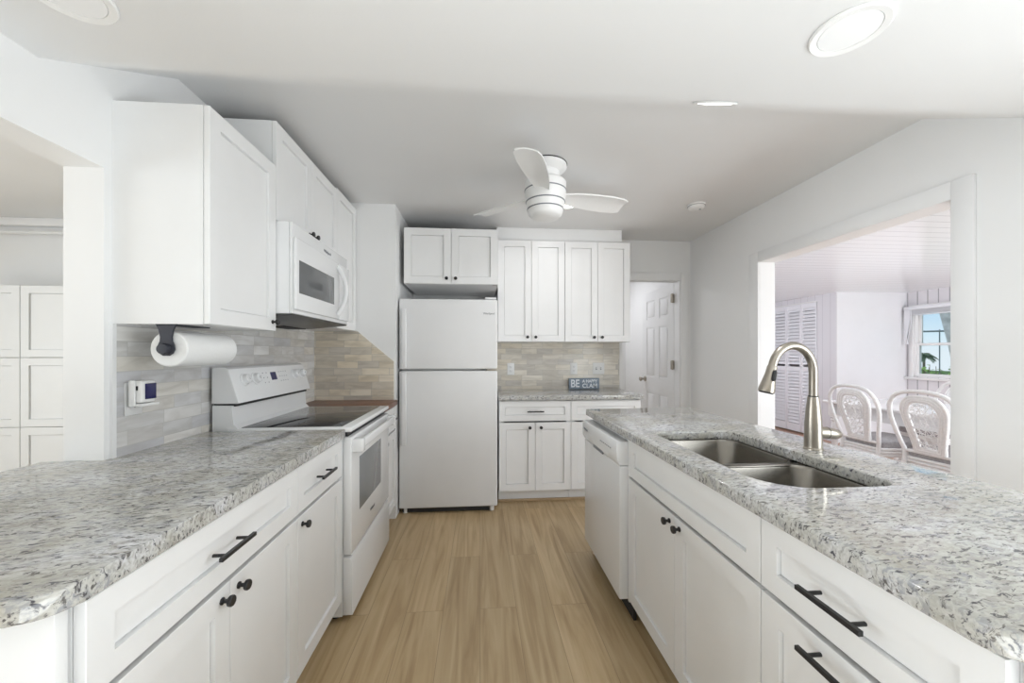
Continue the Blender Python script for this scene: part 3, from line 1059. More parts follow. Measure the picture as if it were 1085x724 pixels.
hd.prism(round_poly([(0.0, 0.800), (0.0, 0.862), (-0.030, 0.868), (-0.046, 0.850), (-0.046, 0.826), (-0.040, 0.812)], 0.006, 3), 0.03, rw - 0.03, 'x')
hb = obj('handle', B().box(0.05, rw - 0.05, -0.046, -0.022, 0.815, 0.858, 0.008, 3).box(0.012, 0.06, -0.045, 0.006, 0.80, 0.862, 0.006).box(rw - 0.06, rw - 0.012, -0.045, 0.006, 0.80, 0.862, 0.006), M['appl'], dr)
dwp = B()
dwp.prism([(0.0, 0.035), (0.0, 0.275), (0.010, 0.300), (0.044, 0.306), (0.044, 0.035)], 0.004, rw - 0.004, 'x', 0.003, 2)
obj('storage_drawer', dwp, M['appl'], rg)
text_part('logo', 'Whirlpool', 0.020, M['print_grey'], dr, (0.36, 0.003, 0.405), (PI / 2, 0, 0))
# backguard
bg = B()
bg.prism([(0.50, 0.915), (0.535, 0.938), (0.535, 1.028), (0.625, 1.03), (0.625, 0.90), (0.50, 0.90)], 0.004, rw - 0.004, 'x', 0.004, 2)
bgo = obj('backguard_base', bg, M['appl'], rg)
cp = B()
cp.prism([(0.505, 1.040), (0.512, 1.037), (0.625, 1.037), (0.625, 1.205), (0.570, 1.205), (0.552, 1.196)], 0.0, rw, 'x', 0.005, 3)
cpo = obj('control_panel', cp, M['appl'], rg)
obj('backguard_slot', B().box(0.012, rw - 0.012, 0.525, 0.62, 1.024, 1.040), M['gap'], rg)
sl_n = Vector((0, -(1.196 - 1.040), -(0.552 - 0.505) * -1)).normalized()   # outward normal of the sloped face


def on_panel(u, v_):
    f_ = (v_ - 1.040) / (1.196 - 1.040)
    return Vector((u, 0.505 + 0.047 * f_, v_))


pn = Vector((0, -0.156, 0.047)).normalized()
for u in (0.095, 0.185, 0.60, 0.69):
    p = on_panel(u, 1.142)
    kb = B().tube([p - pn * 0.004, p + pn * 0.004, p + pn * 0.006, p + pn * 0.024, p + pn * 0.027], [0.031, 0.031, 0.025, 0.022, 0.018], 20)
    ko = obj('burner_knob', kb, M['appl'], cpo)
    obj('knob_grip', B().tube([p + pn * 0.018 + Vector((0, 0, 0.0)), p + pn * 0.034], [0.009, 0.007], 4), M['appl'], ko)
p = on_panel(0.365, 1.145)
tq = Vector((0, 0.047, 0.156)).normalized()
ds = B()
dd = [p + pn * 0.001 + Vector((a, 0, 0)) + tq * c_ for a, c_ in ((-0.028, -0.022), (0.028, -0.022), (0.028, 0.022), (-0.028, 0.022))]
dk = [x_ - pn * 0.006 for x_ in dd]
vv = [ds.bm.verts.new(x_) for x_ in dd + dk]
for f_ in ((0, 1, 2, 3), (7, 6, 5, 4), (0, 4, 5, 1), (1, 5, 6, 2), (2, 6, 7, 3), (3, 7, 4, 0)):
    ds.bm.faces.new([vv[i] for i in f_])
obj('clock_display', ds, M['display'], cpo)
for a, c_ in [(x_, z_) for x_ in (0.265, 0.30, 0.43, 0.455, 0.48, 0.505) for z_ in (1.115, 1.14, 1.165)]:
    p = on_panel(a, c_)
    obj('button', B().tube([p - pn * 0.001, p + pn * 0.0008], [0.0032, 0.0032], 6), M['print_grey'], cpo)

# ================================================================== MICROWAVE
mw = thing('microwave', 'white over the range microwave hung under the short wall cabinet', 'microwave', (-0.858, 1.884, 1.40), R90)
mww = 0.752
obj('body', B().box(0, mww, 0.026, 0.382, 0.055, 0.484, 0.004), M['appl'], mw)
vt = B()
vt.prism([(0.012, 0.054), (0.016, 0.048), (0.24, 0.026), (0.375, 0.024), (0.375, 0.054)], 0.004, mww - 0.004, 'x', 0.002, 1)
vo = obj('vent_hood', vt, M['vent'], mw)
obj('vent_grille', B().box(0.05, 0.33, 0.25, 0.36, 0.021, 0.030, 0.001).box(0.42, 0.70, 0.25, 0.36, 0.021, 0.030, 0.001), M['gap'], vo)
fr = obj('front_frame', B().box(0.002, mww - 0.002, 0.012, 0.0255, 0.056, 0.483, 0.004), M['appl'], mw)
md = obj('door', B().box(0.006, 0.565, -0.004, 0.012, 0.075, 0.415, 0.006, 3), M['appl'], mw)
obj('door_window', B().box(0.035, 0.478, -0.0055, 0.0, 0.155, 0.312, 0.002), M['mwglass'], md)
hp = []
for k in range(13):
    f_ = k / 12
    hp.append((0.530, -0.006 - 0.048 * math.sin(PI * f_) ** 0.8, 0.10 + f_ * 0.29))
obj('handle', B().tube(hp, [0.014] * 13, 12), M['appl'], md)
obj('control_panel', B().box(0.57, mww - 0.006, -0.002, 0.012, 0.075, 0.415, 0.005, 2), M['appl'], mw)
text_part('logo', 'Whirlpool', 0.024, M['print_grey'], fr, (0.42, 0.0115, 0.445), (PI / 2, 0, 0))

# ================================================================== REFRIGERATOR
fd = thing('refrigerator', 'white top freezer refrigerator in the niche at the back', 'refrigerator', (-0.634, 3.113, 0))
fw = 0.772
obj('cabinet_body', B().box(0.006, fw - 0.006, 0.068, 0.69, 0.035, 1.685, 0.006), M['appl_tex'], fd)
fz = obj('freezer_door', B().box(0.0, fw, 0.0, 0.062, 1.142, 1.698, 0.012, 4), M['appl_tex'], fd)
fg = obj('fridge_door', B().box(0.0, fw, 0.0, 0.062, 0.045, 1.128, 0.012, 4), M['appl_tex'], fd)


def fridge_handle(parent, z0, z1):
    b = B()
    b.prism(round_poly([(0.018, 0.004), (0.018, -0.030), (0.032, -0.044), (0.060, -0.044), (0.064, -0.034), (0.036, 0.004)], 0.004, 3), z0, z1, 'z', 0.004, 2)
    obj('handle', b, M['appl'], parent)


fridge_handle(fz, 1.150, 1.615)
fridge_handle(fg, 0.55, 1.120)
obj('hinge_cover', B().box(fw - 0.10, fw - 0.01, 0.004, 0.10, 1.700, 1.716, 0.005), M['appl'], fd)
obj('middle_hinge', B().box(fw - 0.09, fw - 0.004, 0.006, 0.06, 1.1285, 1.1415, 0.002), M['nickel'], fd)
obj('base_grille', B().box(0.02, fw - 0.06, 0.03, 0.07, 0.006, 0.044), M['gap'], fd)
for x_ in (0.045, fw - 0.045):
    obj('foot', B().cyl((x_, 0.045, 0.001), (x_, 0.045, 0.046), 0.02, n=12), M['plastic'], fd)
    obj('foot', B().cyl((x_, 0.62, 0.001), (x_, 0.62, 0.036), 0.02, n=12), M['plastic'], fd)
text_part('logo', 'Whirlpool', 0.022, M['print_grey'], fz, (fw - 0.068, -0.0006, 1.585), (PI / 2, 0, 0))

# ================================================================== DISHWASHER
dw = thing('dishwasher', 'white built in dishwasher at the far end of the island', 'dishwasher', (0.656, 2.402, 0), -R90)
dww = 0.612
obj('tub', B().box(0.004, dww - 0.004, 0.05, 0.60, 0.10, 0.862), M['appl'], dw)
obj('door', B().box(0, dww, 0.0, 0.05, 0.105, 0.735, 0.006, 3), M['appl'], dw)
pp = B()
pp.prism([(0.0, 0.738), (-0.014, 0.765), (-0.014, 0.842), (-0.008, 0.852), (0.05, 0.852), (0.05, 0.738)], 0, dww, 'x', 0.004, 2)
cpd = obj('control_panel', pp, M['appl'], dw)
obj('handle_pocket', B().box(0.20, 0.37, -0.006, 0.01, 0.728, 0.750, 0.004), M['print_grey'], cpd)
for k in range(7):
    obj('button', B().box(0.36 + k * 0.026, 0.374 + k * 0.026, -0.0155, -0.012, 0.800, 0.806, 0.001, 1), M['print_grey'], cpd)
text_part('logo', 'Whirlpool', 0.020, M['print_grey'], cpd, (0.075, -0.0146, 0.805), (PI / 2, 0, 0))
obj('toe_panel', B().box(0.004, dww - 0.004, 0.07, 0.085, 0.001, 0.104), M['gap'], dw)
# ================================================================== PAPER TOWEL
ph = thing('paper_towel_holder', 'dark iron paper towel holder fixed under the nearest wall cabinet', 'holder', (-1.08, 1.45, 1.372))
px = thing
pb = B()
pb.prism([(-0.035, 0.0), (0.035, 0.0), (0.022, -0.02), (0.017, -0.045), (0.018, -0.06), (0.026, -0.072), (0.028, -0.088), (0.022, -0.102), (0.010, -0.110), (-0.010, -0.110), (-0.022, -0.102), (-0.028, -0.088), (-0.026, -0.072), (-0.018, -0.06), (-0.017, -0.045), (-0.022, -0.02)], -0.016, -0.009, 'y', 0.0015, 2)
obj('bracket', pb, M['navy'], ph)
obj('mounting_plate', B().box(-0.03, 0.03, -0.016, 0.16, -0.0045, -0.0005, 0.001), M['navy'], ph)
obj('rod', B().cyl((0, -0.010, -0.086), (0, 0.305, -0.086), 0.011, n=16).lathe([(0.018, 0.305), (0.018, 0.315), (0.01, 0.318)], (0, 0, -0.086), 'y', 16), M['navy'], ph)
obj('hub', B().lathe([(0.018, -0.016), (0.019, -0.030), (0.017, -0.034), (0.008, -0.035)], (0, 0, -0.086), 'y', 20), M['navy'], ph)
pr = B()
nn = 48
prof_ = [(0.019, 0.0), (0.058, 0.0), (0.062, 0.004), (0.0625, 0.02), (0.0625, 0.26), (0.062, 0.276), (0.058, 0.28), (0.019, 0.28)]
rings = []
for r_, h_ in prof_:
    rings.append([pr.bm.verts.new((r_ * math.sin(2 * PI * j / nn), h_, r_ * math.cos(2 * PI * j / nn))) for j in range(nn)])
for a, c_ in zip(rings, rings[1:] + rings[:1]):
    for j in range(nn):
        pr.bm.faces.new((a[j], a[(j + 1) % nn], c_[(j + 1) % nn], c_[j]))
po = obj('paper_towel_roll', pr, M['paper'])
po.location = (-1.08, 1.4475, 1.286)
tag(po, 'white paper towel roll hanging under the wall cabinet', 'paper towel')


# ================================================================== WALL PLATES
def outlet(name, label, loc, rz, slots='outlet', w=0.07, cat='outlet', group='outlet plates on the tile'):
    t_ = thing(name, label, cat, loc, rz, group)
    pl = obj('plate', B().box(-w / 2, w / 2, -0.006, -0.0005, -0.058, 0.058, 0.002), M['plastic'], t_)
    if slots == 'outlet':
        for s_ in (-1, 1):
            so = obj('socket', B().box(-0.017, 0.017, -0.0085, -0.004, s_ * 0.02 - 0.014, s_ * 0.02 + 0.014, 0.003), M['plastic'], pl)
            obj('slots', B().box(-0.009, -0.006, -0.0088, -0.008, s_ * 0.02 - 0.004, s_ * 0.02 + 0.007).box(0.006, 0.009, -0.0088, -0.008, s_ * 0.02 - 0.004, s_ * 0.02 + 0.006).cyl((0, -0.0088, s_ * 0.02 - 0.009), (0, -0.008, s_ * 0.02 - 0.009), 0.0028, n=8), M['print_grey'], so)
    else:
        for s_ in (-1, 1):
            so = obj('toggle_slot', B().box(s_ * 0.023 - 0.006, s_ * 0.023 + 0.006, -0.0075, -0.004, -0.013, 0.013, 0.001), M['print_grey'], pl)
            obj('toggle', B().box(s_ * 0.023 - 0.004, s_ * 0.023 + 0.004, -0.016, -0.006, -0.002, 0.010, 0.001), M['plastic'], so)
    return t_


outlet('wall_outlet', 'white outlet on the back tile nearest the refrigerator', (0.30, BW - 0.01, 1.113), 0)
outlet('wall_outlet', 'white outlet on the back tile above the slate blue sign', (0.928, BW - 0.01, 1.115), 0)
outlet('light_switch', 'white double switch plate on the back tile at the doorway end', (1.18, BW - 0.01, 1.115), 0, 'switch', 0.118, 'switch', 'switch plates')
outlet('wall_outlet', 'white outlet on the left tile below the paper towel, holding a plug in gadget', (LW + 0.009, 1.50, 1.108), R90)
# plug-in gadget with a dark screen
gd = thing('plug_in_gadget', 'white plug in gadget with dark square screen on the left wall outlet', 'gadget', (LW + 0.018, 1.50, 1.125), R90)
obj('housing', B().box(-0.030, 0.030, -0.046, -0.010, -0.030, 0.048, 0.006, 3), M['plastic'], gd)
obj('screen', B().box(-0.016, 0.030, -0.0485, -0.044, -0.018, 0.038, 0.001), M['display'], gd)
obj('plug', B().box(-0.018, 0.018, -0.012, -0.0008, -0.025, 0.03, 0.003), M['plastic'], gd)
obj('cradle', B().box(-0.038, 0.040, -0.052, -0.010, -0.042, -0.033, 0.003).box(-0.040, -0.032, -0.03, -0.01, -0.042, 0.05, 0.003), M['plastic'], gd)
obj('side_button', B().box(-0.0315, -0.029, -0.034, -0.026, 0.015, 0.03), M['gap'], gd)

# ================================================================== SIGN
sg = thing('word_sign', 'slate blue block sign with white words standing on the back counter', 'sign', (1.022, 3.772, 0.9145))
blk = obj('block', B().box(-0.152, 0.152, -0.014, 0.014, 0, 0.106, 0.002), M['sign'], sg)
text_part('lettering', 'BE', 0.106, M['letter'], sg, (-0.092, -0.0145, 0.052), (PI / 2, 0, 0), 0.0008, 0.0016, 0.80)
text_part('lettering', 'A HAPPY', 0.042, M['letter'], sg, (0.055, -0.0145, 0.077), (PI / 2, 0, 0), 0.0008, 0.001, 0.90)
text_part('lettering', 'CLAM', 0.056, M['letter'], sg, (0.055, -0.0145, 0.031), (PI / 2, 0, 0), 0.0008, 0.0012, 1.02)

# ================================================================== CEILING FAN
fcx, fcy = 0.395, 2.34
fn = thing('ceiling_fan', 'white three blade hugger ceiling fan in the middle of the kitchen ceiling', 'ceiling fan', (fcx, fcy, CEIL))
obj('canopy', B().lathe([(0.128, -0.0005), (0.130, -0.006), (0.128, -0.022), (0.110, -0.034), (0.085, -0.045), (0.075, -0.10)], n=40), M['plastic'], fn)
obj('canopy_ring', B().lathe([(0.1305, -0.0004), (0.1325, -0.003), (0.1305, -0.006)], n=40), M['gap'], fn)
mh = obj('motor_housing', B().lathe([(0.07, -0.095), (0.115, -0.100), (0.126, -0.112), (0.126, -0.15), (0.122, -0.20), (0.110, -0.265), (0.106, -0.285)], n=44), M['plastic'], fn)
for z_, r_ in ((-0.158, 0.1262), (-0.226, 0.1185), (-0.270, 0.1100)):
    obj('trim_ring', B().lathe([(r_ - 0.002, z_ + 0.004), (r_ + 0.001, z_ + 0.003), (r_ + 0.0005, z_ - 0.003), (r_ - 0.003, z_ - 0.004)], n=44), M['print_grey'], fn)
obj('light_cover', B().lathe([(0.106, -0.284), (0.100, -0.302), (0.085, -0.318), (0.05, -0.326), (0.01, -0.328)], n=40), M['plastic'], fn)
for ang in (137, 14, 251):
    bl = B()
    a = math.radians(ang)
    ux, uy = math.cos(a), math.sin(a)
    vx, vy = -uy, ux
    stations = [(0.085, 0.036, -0.16), (0.13, 0.046, -0.26), (0.22, 0.062, -0.28), (0.33, 0.074, -0.27), (0.44, 0.078, -0.25), (0.52, 0.072, -0.23), (0.55, 0.058, -0.22)]
    top, bot = [], []
    for rr, hw, tw in stations:
        rt, rb = [], []
        for j in range(7):
            c_ = -1 + j / 3
            off = c_ * hw
            z_ = -0.185 + off * tw + 0.010 * (1 - c_ * c_)
            P_ = (ux * rr + vx * off * math.cos(tw), uy * rr + vy * off * math.cos(tw), z_)
            rt.append(bl.bm.verts.new((P_[0], P_[1], z_ + 0.004)))
            rb.append(bl.bm.verts.new((P_[0], P_[1], z_ - 0.004)))
        top.append(rt)
        bot.append(rb)
    for i in range(len(top) - 1):
        for j in range(6):
            bl.bm.faces.new((top[i][j], top[i][j + 1], top[i + 1][j + 1], top[i + 1][j]))
            bl.bm.faces.new((bot[i][j], bot[i + 1][j], bot[i + 1][j + 1], bot[i][j + 1]))
        bl.bm.faces.new((top[i][0], top[i + 1][0], bot[i + 1][0], bot[i][0]))
        bl.bm.faces.new((top[i][6], bot[i][6], bot[i + 1][6], top[i + 1][6]))
    for i in (0, -1):
        for j in range(6):
            bl.bm.faces.new((top[i][j], bot[i][j], bot[i][j + 1], top[i][j + 1]))
    obj('blade', bl, M['plastic'], fn)


# ================================================================== RECESSED LIGHTS, SMOKE DETECTOR
def downlight(label, loc, tilt, r_, lit, power):
    t_ = thing('recessed_light', label, 'light', loc, 0, 'round recessed ceiling lights')
    t_.rotation_euler = (tilt, 0, 0)
    obj('trim_ring', B().lathe([(r_, -0.0005), (r_, -0.004), (r_ * 0.96, -0.0075), (r_ * 0.78, -0.005), (r_ * 0.77, -0.0008)], n=36), M['plastic'], t_)
    obj('lens', B().lathe([(r_ * 0.765, -0.001), (r_ * 0.76, -0.0045), (r_ * 0.4, -0.005), (0.004, -0.005)], n=32), M['lens_on' if lit else 'lens_dim'], t_)
    if power:
        d_ = bpy.data.lights.new('lamp_glow', 'AREA')
        d_.shape = 'DISK'
        d_.size = r_ * 1.4
        d_.energy = power
        d_.color = (0.97, 0.98, 1.0)
        o_ = bpy.data.objects.new('lamp_glow', d_)
        COL.objects.link(o_)
        o_.location = (0, 0, -0.012)
        o_.parent = t_


downlight('large round recessed light on the low ceiling at the upper right', (0.955, 0.935, 2.11), 0, 0.086, False, 0)
downlight('round recessed light cut by the top left edge of the photo', (-0.955, 0.985, 2.11), 0, 0.086, False, 0)
downlight('lit recessed light on the sloped ceiling strip seen nearly edge on', (0.905, 1.435, 2.11 + (1.435 - 1.21) * 0.3 / 0.515 - 0.001), math.atan2(0.3, 0.515), 0.080, True, 4)
downlight('small lit recessed light just behind the ceiling fan', (0.675, 2.95, CEIL), 0, 0.075, True, 1.8)
sd = thing('smoke_detector', 'round white smoke detector on the ceiling right of the fan', 'smoke detector', (1.657, 2.864, CEIL))
sb = obj('base', B().lathe([(0.066, -0.0005), (0.066, -0.010), (0.060, -0.014), (0.056, -0.030), (0.045, -0.037), (0.01, -0.038)], n=32), M['plastic'], sd)
obj('sensor_slot', B().lathe([(0.0625, -0.011), (0.0632, -0.0125), (0.0615, -0.0145)], n=32), M['print_grey'], sd)
obj('test_button', B().lathe([(0.008, -0.0375), (0.008, -0.0405), (0.002, -0.041)], (0.02, -0.012, 0), n=12), M['print_grey'], sd)

# ================================================================== DINING SET
# table
TX0, TX1, TY0, TY1 = 3.78, 4.72, 2.35, 4.02
tb = thing('dining_table', 'white dining table with turned legs in the room beyond the opening', 'table', (TX0, TY0, 0))
tw, tl = TX1 - TX0, TY1 - TY0
obj('table_top', B().box(0, tw, 0, tl, 0.722, 0.750, 0.008, 3), M['table'], tb)
ap = B()
ap.box(0.06, 0.08, 0.10, tl - 0.10, 0.60, 0.722)
ap.box(tw - 0.08, tw - 0.06, 0.10, tl - 0.10, 0.60, 0.722)
ap.box(0.10, tw - 0.10, 0.06, 0.08, 0.60, 0.722)
ap.box(0.10, tw - 0.10, tl - 0.08, tl - 0.06, 0.60, 0.722)
obj('apron', ap, M['table'], tb)
for x_ in (0.075, tw - 0.075):
    for y_ in (0.075, tl - 0.075):
        lg = B()
        lg.box(x_ - 0.04, x_ + 0.04, y_ - 0.04, y_ + 0.04, 0.58, 0.7215, 0.003)
        lg.lathe([(0.036, 0.58), (0.040, 0.57), (0.030, 0.555), (0.036, 0.54), (0.024, 0.52), (0.034, 0.46), (0.036, 0.42), (0.026, 0.37), (0.038, 0.35), (0.026, 0.33), (0.030, 0.25), (0.024, 0.12), (0.020, 0.08), (0.030, 0.06), (0.030, 0.03), (0.018, 0.001)], (x_, y_, 0), n=20)
        obj('leg', lg, M['table'], tb)


def catmull(pts, n=6, closed=False):
    P_ = [Vector(p_) for p_ in pts]
    k = len(P_)
    out = []
    rng = range(k if closed else k - 1)
    for i in rng:
        if closed:
            a, b_, c_, d_ = P_[i - 1], P_[i], P_[(i + 1) % k], P_[(i + 2) % k]
        else:
            a, b_, c_, d_ = P_[max(i - 1, 0)], P_[i], P_[i + 1], P_[min(i + 2, k - 1)]
        for j in range(n):
            s_ = j / n
            out.append(0.5 * ((2 * b_) + (c_ - a) * s_ + (2 * a - 5 * b_ + 4 * c_ - d_) * s_ ** 2 + (3 * b_ - a - 3 * c_ + d_) * s_ ** 3))
    if not closed:
        out.append(P_[-1])
    return out


def lean(z):
    return 0.0 if z < 0.42 else (z - 0.42) * 0.20


def make_chair(label, loc, rz):
    """front looks to local -y; the back leans to +y"""
    t_ = thing('rattan_chair', label, 'chair', loc, rz, 'white rattan chairs at the dining table')
    H_ = 0.968
    half = [(0.175, 0.44), (0.195, 0.55), (0.222, 0.66), (0.238, 0.76), (0.228, 0.85), (0.178, 0.925), (0.095, 0.96)]
    pts_ = [(-0.185, 0.09, 0.015), (-0.178, 0.04, 0.22)] + [(-x_, lean(z_), z_) for x_, z_ in half] + [(0, lean(H_), H_)] + [(x_, lean(z_), z_) for x_, z_ in reversed(half)] + [(0.178, 0.04, 0.22), (0.185, 0.09, 0.015)]
    obj('back_hoop', B().tube(catmull(pts_, 5), 0.0165, 12), M['wicker'], t_)
    ih = [(0.03, 0.478), (0.088, 0.480), (0.100, 0.54), (0.122, 0.65), (0.142, 0.75), (0.146, 0.82), (0.118, 0.885), (0.062, 0.918)]
    loop_ = [(-x_, z_) for x_, z_ in ih] + [(x_, z_) for x_, z_ in reversed(ih)]
    fr_ = B()
    lp = catmull([(x_, lean(z_) - 0.006, z_) for x_, z_ in loop_], 5, True)
    fr_.tube(lp, 0.016, 10, closed=True)
    fr_.tube([Vector((p_.x * 0.87, p_.y + 0.002, 0.70 + (p_.z - 0.70) * 0.93)) for p_ in lp], 0.016, 10, closed=True)
    cen = Vector((0, 0, 0.70))
    lp2 = [Vector((p_.x * 0.75, p_.y + 0.004, 0.70 + (p_.z - 0.70) * 0.865)) for p_ in lp]
    fr_.tube(lp2, 0.014, 8, closed=True)
    fo = obj('back_frame', fr_, M['wicker'], t_)
    # open weave inside the frame
    inner = [(p_.x, p_.z) for p_ in lp2]

    def clip(p0, d0):
        hits = []
        for i in range(len(inner)):
            (x1, z1), (x2, z2) = inner[i], inner[(i + 1) % len(inner)]
            ex, ez = x2 - x1, z2 - z1
            den = d0[0] * ez - d0[1] * ex
            if abs(den) < 1e-9:
                continue
            s_ = ((x1 - p0[0]) * ez - (z1 - p0[1]) * ex) / den
            u_ = ((x1 - p0[0]) * d0[1] - (z1 - p0[1]) * d0[0]) / den
            if 0 <= u_ < 1:
                hits.append(s_)
        hits.sort()
        return list(zip(hits[::2], hits[1::2]))
    wv = B()
    rnd = random.Random(3)
    for ang in (8, 38, 68, 98, 128, 158):
        a_ = math.radians(ang)
        d0 = (math.cos(a_), math.sin(a_))
        nrm = (-d0[1], d0[0])
        k = -0.26
        while k < 0.26:
            p0 = (nrm[0] * k, 0.70 + nrm[1] * k)
            for s0, s1 in clip(p0, d0):
                if s1 - s0 < 0.02:
                    continue
                A_ = (p0[0] + d0[0] * s0, p0[1] + d0[1] * s0)
                C_ = (p0[0] + d0[0] * s1, p0[1] + d0[1] * s1)
                yo = 0.002 * (ang / 30 - 2.5) * 0.4
                wv.tube([(A_[0], lean(A_[1]) + yo, A_[1]), (C_[0], lean(C_[1]) + yo, C_[1])], 0.0021, 5)
            k += 0.038 + rnd.uniform(-0.006, 0.006)
    obj('woven_panel', wv, M['wicker'], fo)
    # seat rails
    srl = B()
    seat = round_poly([(-0.175, 0.0), (0.175, 0.0), (0.235, -0.46), (-0.235, -0.46)], [0.05, 0.05, 0.09, 0.09], 6)
    for z_, g_ in ((0.415, 0.0), (0.388, 0.004), (0.362, 0.0)):
        srl.tube([(x_ * (1 + g_), y_, z_) for x_, y_ in seat], 0.0145, 8, closed=True)
    obj('seat_frame', srl, M['wicker'], t_)
    obj('seat_deck', B().prism([(x_ * 0.97, -0.23 + (y_ + 0.23) * 0.97) for x_, y_ in seat], 0.40, 0.418), M['wicker'], t_)
    cu = B()
    rows_ = []
    for sc_, z_ in ((0.90, 0.419), (0.985, 0.430), (1.0, 0.455), (0.97, 0.478), (0.85, 0.496), (0.5, 0.506)):
        rows_.append([cu.bm.verts.new((x_ * sc_, -0.235 + (y_ + 0.235) * sc_ - 0.002, z_)) for x_, y_ in seat])
    n_ = len(seat)
    for a_, c_ in zip(rows_, rows_[1:]):
        for j in range(n_):
            cu.bm.faces.new((a_[j], a_[(j + 1) % n_], c_[(j + 1) % n_], c_[j]))
    cu.bm.faces.new(rows_[0][::-1])
    cu.bm.faces.new(rows_[-1])
    obj('seat_cushion', cu, M['cushion'], t_)
    obj('back_rail', B().tube([(-0.17, 0.006, 0.472), (0.17, 0.006, 0.472)], 0.0125, 10), M['wicker'], t_)
    for s_ in (-1, 1):
        obj('front_leg', B().tube([(s_ * 0.205, -0.43, 0.37), (s_ * 0.212, -0.44, 0.2), (s_ * 0.222, -0.45, 0.001)], [0.021, 0.019, 0.017], 12), M['wicker'], t_)
        obj('side_brace', B().tube(catmull([(s_ * 0.18, 0.035, 0.2), (s_ * 0.19, -0.1, 0.30), (s_ * 0.20, -0.22, 0.335), (s_ * 0.206, -0.33, 0.30), (s_ * 0.212, -0.44, 0.2)], 4), 0.010, 8), M['wicker'], t_)
    return t_


ch = make_chair('white rattan chair with balloon back, the farther of the two turned away from the camera', (3.52, 3.34, 0), R90 - 0.02)
copy_thing(ch, (3.52, 2.77, 0), R90 + 0.05, 'white rattan chair with balloon back nearest the opening edge, turned away from the camera')
copy_thing(ch, (4.95, 3.66, 0), -R90, 'white rattan chair on the far side of the dining table below the window')

# raised blind over the window
bd = thing('window_blind', 'white blind raised to the head of the dining room window', 'blind', (XW - 0.02, WY1, WZ1))
obj('headrail', B().box(-0.055, -0.001, -0.96, 0.075, 0.0, 0.05, 0.004), M['blind'], bd)
st = B()
for k in range(7):
    st.box(-0.048, -0.004, -0.945, -0.02, -0.008 - k * 0.0085, -0.003 - k * 0.0085, 0.001, 1)
obj('slat_stack', st, M['blind'], bd)
obj('bottom_rail', B().box(-0.046, -0.006, -0.945, -0.02, -0.078, -0.064, 0.003), M['blind'], bd)
obj('pull_cord', B().tube([(-0.058, -0.03, 0.0), (-0.06, -0.028, -0.2), (-0.058, 0.02, -0.44)], 0.004, 6).lathe([(0.004, -0.43), (0.011, -0.46), (0.011, -0.48)], (-0.058, 0.02, 0), n=8), M['blind'], bd)
obj('side_drape', B().prism([(0.06, 0.0), (-0.02, 0.0), (-0.018, -0.10), (0.045, -0.50), (0.058, -0.50)], -0.062, -0.056, 'x'), M['blind'], bd)

# ================================================================== OUTDOORS
GZ = -1.5
struct('lawn', B().box(6.6, 70, -30, 90, GZ - 0.1, GZ), M['lawn'])


def frond(b, base, az, L, droop, rise, nl=16, w=0.035, ll=0.34):
    pts_ = []
    for i in range(nl + 1):
        s_ = i / nl
        pts_.append(Vector((base[0] + math.cos(az) * L * s_, base[1] + math.sin(az) * L * s_, base[2] + rise * s_ - droop * s_ * s_)))
    b.tube(pts_, [0.018 * (1 - 0.8 * i / nl) for i in range(nl + 1)], 5)
    side = Vector((-math.sin(az), math.cos(az), 0))
    for i in range(2, nl):
        p_ = pts_[i]
        tn = (pts_[i + 1] - pts_[i]).normalized()
        for s_ in (-1, 1):
            le = ll * (1 - 0.55 * abs(i / nl - 0.4) * 2)
            tip = p_ + side * s_ * le * 0.75 + tn * le * 0.6 + Vector((0, 0, -le * 0.35))
            m_ = (p_ + tip) / 2 + Vector((0, 0, 0.03))
            b.quad(p_ - tn * w / 2, m_ - tn * w * 0.7, tip, m_ + tn * w * 0.7)


def palm(label, x, y, zt, crown, nf, trunk_r, bark, lean_=(0, 0), fr_label=None):
    t_ = thing('palm_tree', label, 'palm tree', (x, y, GZ))
    h_ = zt - GZ
    tr_ = []
    rs_ = []
    for i in range(13):
        s_ = i / 12
        tr_.append((lean_[0] * s_, lean_[1] * s_, h_ * s_))
        rs_.append(trunk_r * (1.15 - 0.35 * s_) * (1.05 if i % 2 else 0.97))
    obj('trunk', B().tube(tr_, rs_, 12), M[bark], t_)
    fb = B()
    rnd = random.Random(int(x * 10))
    for k in range(nf):
        az = 2 * PI * k / nf + rnd.uniform(-0.2, 0.2)
        up = rnd.uniform(-0.1, 0.9) * crown
        frond(fb, (lean_[0], lean_[1], h_ - 0.02), az, crown * rnd.uniform(0.8, 1.1), crown * rnd.uniform(0.7, 1.1), up, 12, 0.05, crown * 0.42)
    obj('fronds', fb, M['palmleaf'], t_)
    return t_


def at(u, v, Y):
    c_, s_ = math.cos(0.0818), math.sin(0.0818)
    x_, z_ = (u - 542.5) / 412.35, -(v - 373.8) / 412.35
    rx, ry = x_ * c_ + s_, -x_ * s_ + c_
    k = Y / ry
    return (rx * k, Y, 1.273 + z_ * k)


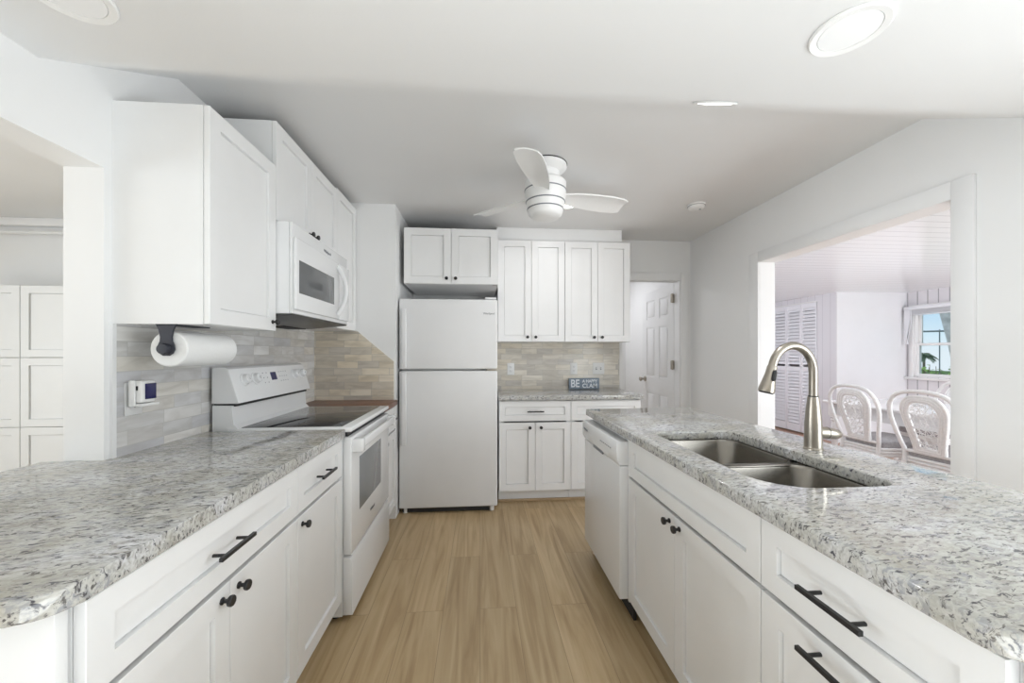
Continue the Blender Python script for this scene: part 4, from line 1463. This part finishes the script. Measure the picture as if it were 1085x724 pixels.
p = at(979, 378, 15.0)
palm('small green palm tree seen through the lower window pane', p[0], p[1], p[2] + 0.12, 0.42, 17, 0.05, 'bark')
p = at(1012, 365, 6.9)
palm('pale leaning palm trunk close outside the right side of the window', p[0] + 0.84, p[1], 4.6, 1.3, 11, 0.10, 'bark_pale', (-1.75, 0.0))
for k, (u, v, Y) in enumerate(((974, 387, 8.2), (983, 384, 10.4), (993, 387, 8.6), (1003, 385, 10.4), (1013, 385, 8.2))):
    p = at(u, v, Y)
    lab = ('leftmost green shrub at the bottom of the dining window view', 'second green shrub from the left outside the dining window', 'middle green shrub outside the dining window', 'green shrub at the right of the dining window view', 'green shrub outside hidden beside the opening edge')[k]
    t_ = thing('garden_shrub', lab, 'shrub', (p[0], p[1], GZ), 0, 'green shrubs outside the window')
    rnd = random.Random(20 + k)
    hh = p[2] - GZ
    stb = B()
    lb = B()
    for q_ in range(9):
        a_ = rnd.uniform(0, 2 * PI)
        rr = rnd.uniform(0.03, 0.15)
        tip = Vector((rr * math.cos(a_), rr * math.sin(a_), hh * rnd.uniform(0.75, 1.0)))
        stb.tube([(0, 0, 0.0), tuple(tip * 0.5 + Vector((0.03, 0, 0))), tuple(tip)], [0.015, 0.011, 0.006], 5)
        for w_ in range(22):
            s_ = rnd.uniform(0.35, 1.0)
            b0 = tip * s_
            az = rnd.uniform(0, 2 * PI)
            L_ = rnd.uniform(0.12, 0.21)
            d_ = Vector((math.cos(az), math.sin(az), rnd.uniform(-0.2, 0.8))).normalized()
            sd_ = d_.cross(Vector((0, 0, 1))).normalized() * L_ * 0.26
            lb.quad(b0, b0 + d_ * L_ * 0.5 + sd_, b0 + d_ * L_ + Vector((0, 0, -0.03)), b0 + d_ * L_ * 0.5 - sd_)
    obj('stems', stb, M['bark'], t_)
    obj('foliage', lb, M['leaf'], t_)
a0, a1 = at(972, 352, 13.0), at(1006, 350, 12.0)
up_ = thing('utility_pole', 'thin grey pole with a horizontal bar seen through the upper window pane', 'pole', (a0[0] + 0.9, a0[1], GZ))
obj('post', B().cyl((0, 0, 0), (0, 0, a0[2] - GZ + 0.1), 0.018, n=10), M['pole'], up_)
obj('crossbar', B().tube([(-1.6, 0.1, a0[2] - GZ), (a1[0] - a0[0] + 0.5, a1[1] - a0[1] - 0.5, a1[2] - GZ)], 0.03, 8), M['pole'], up_)
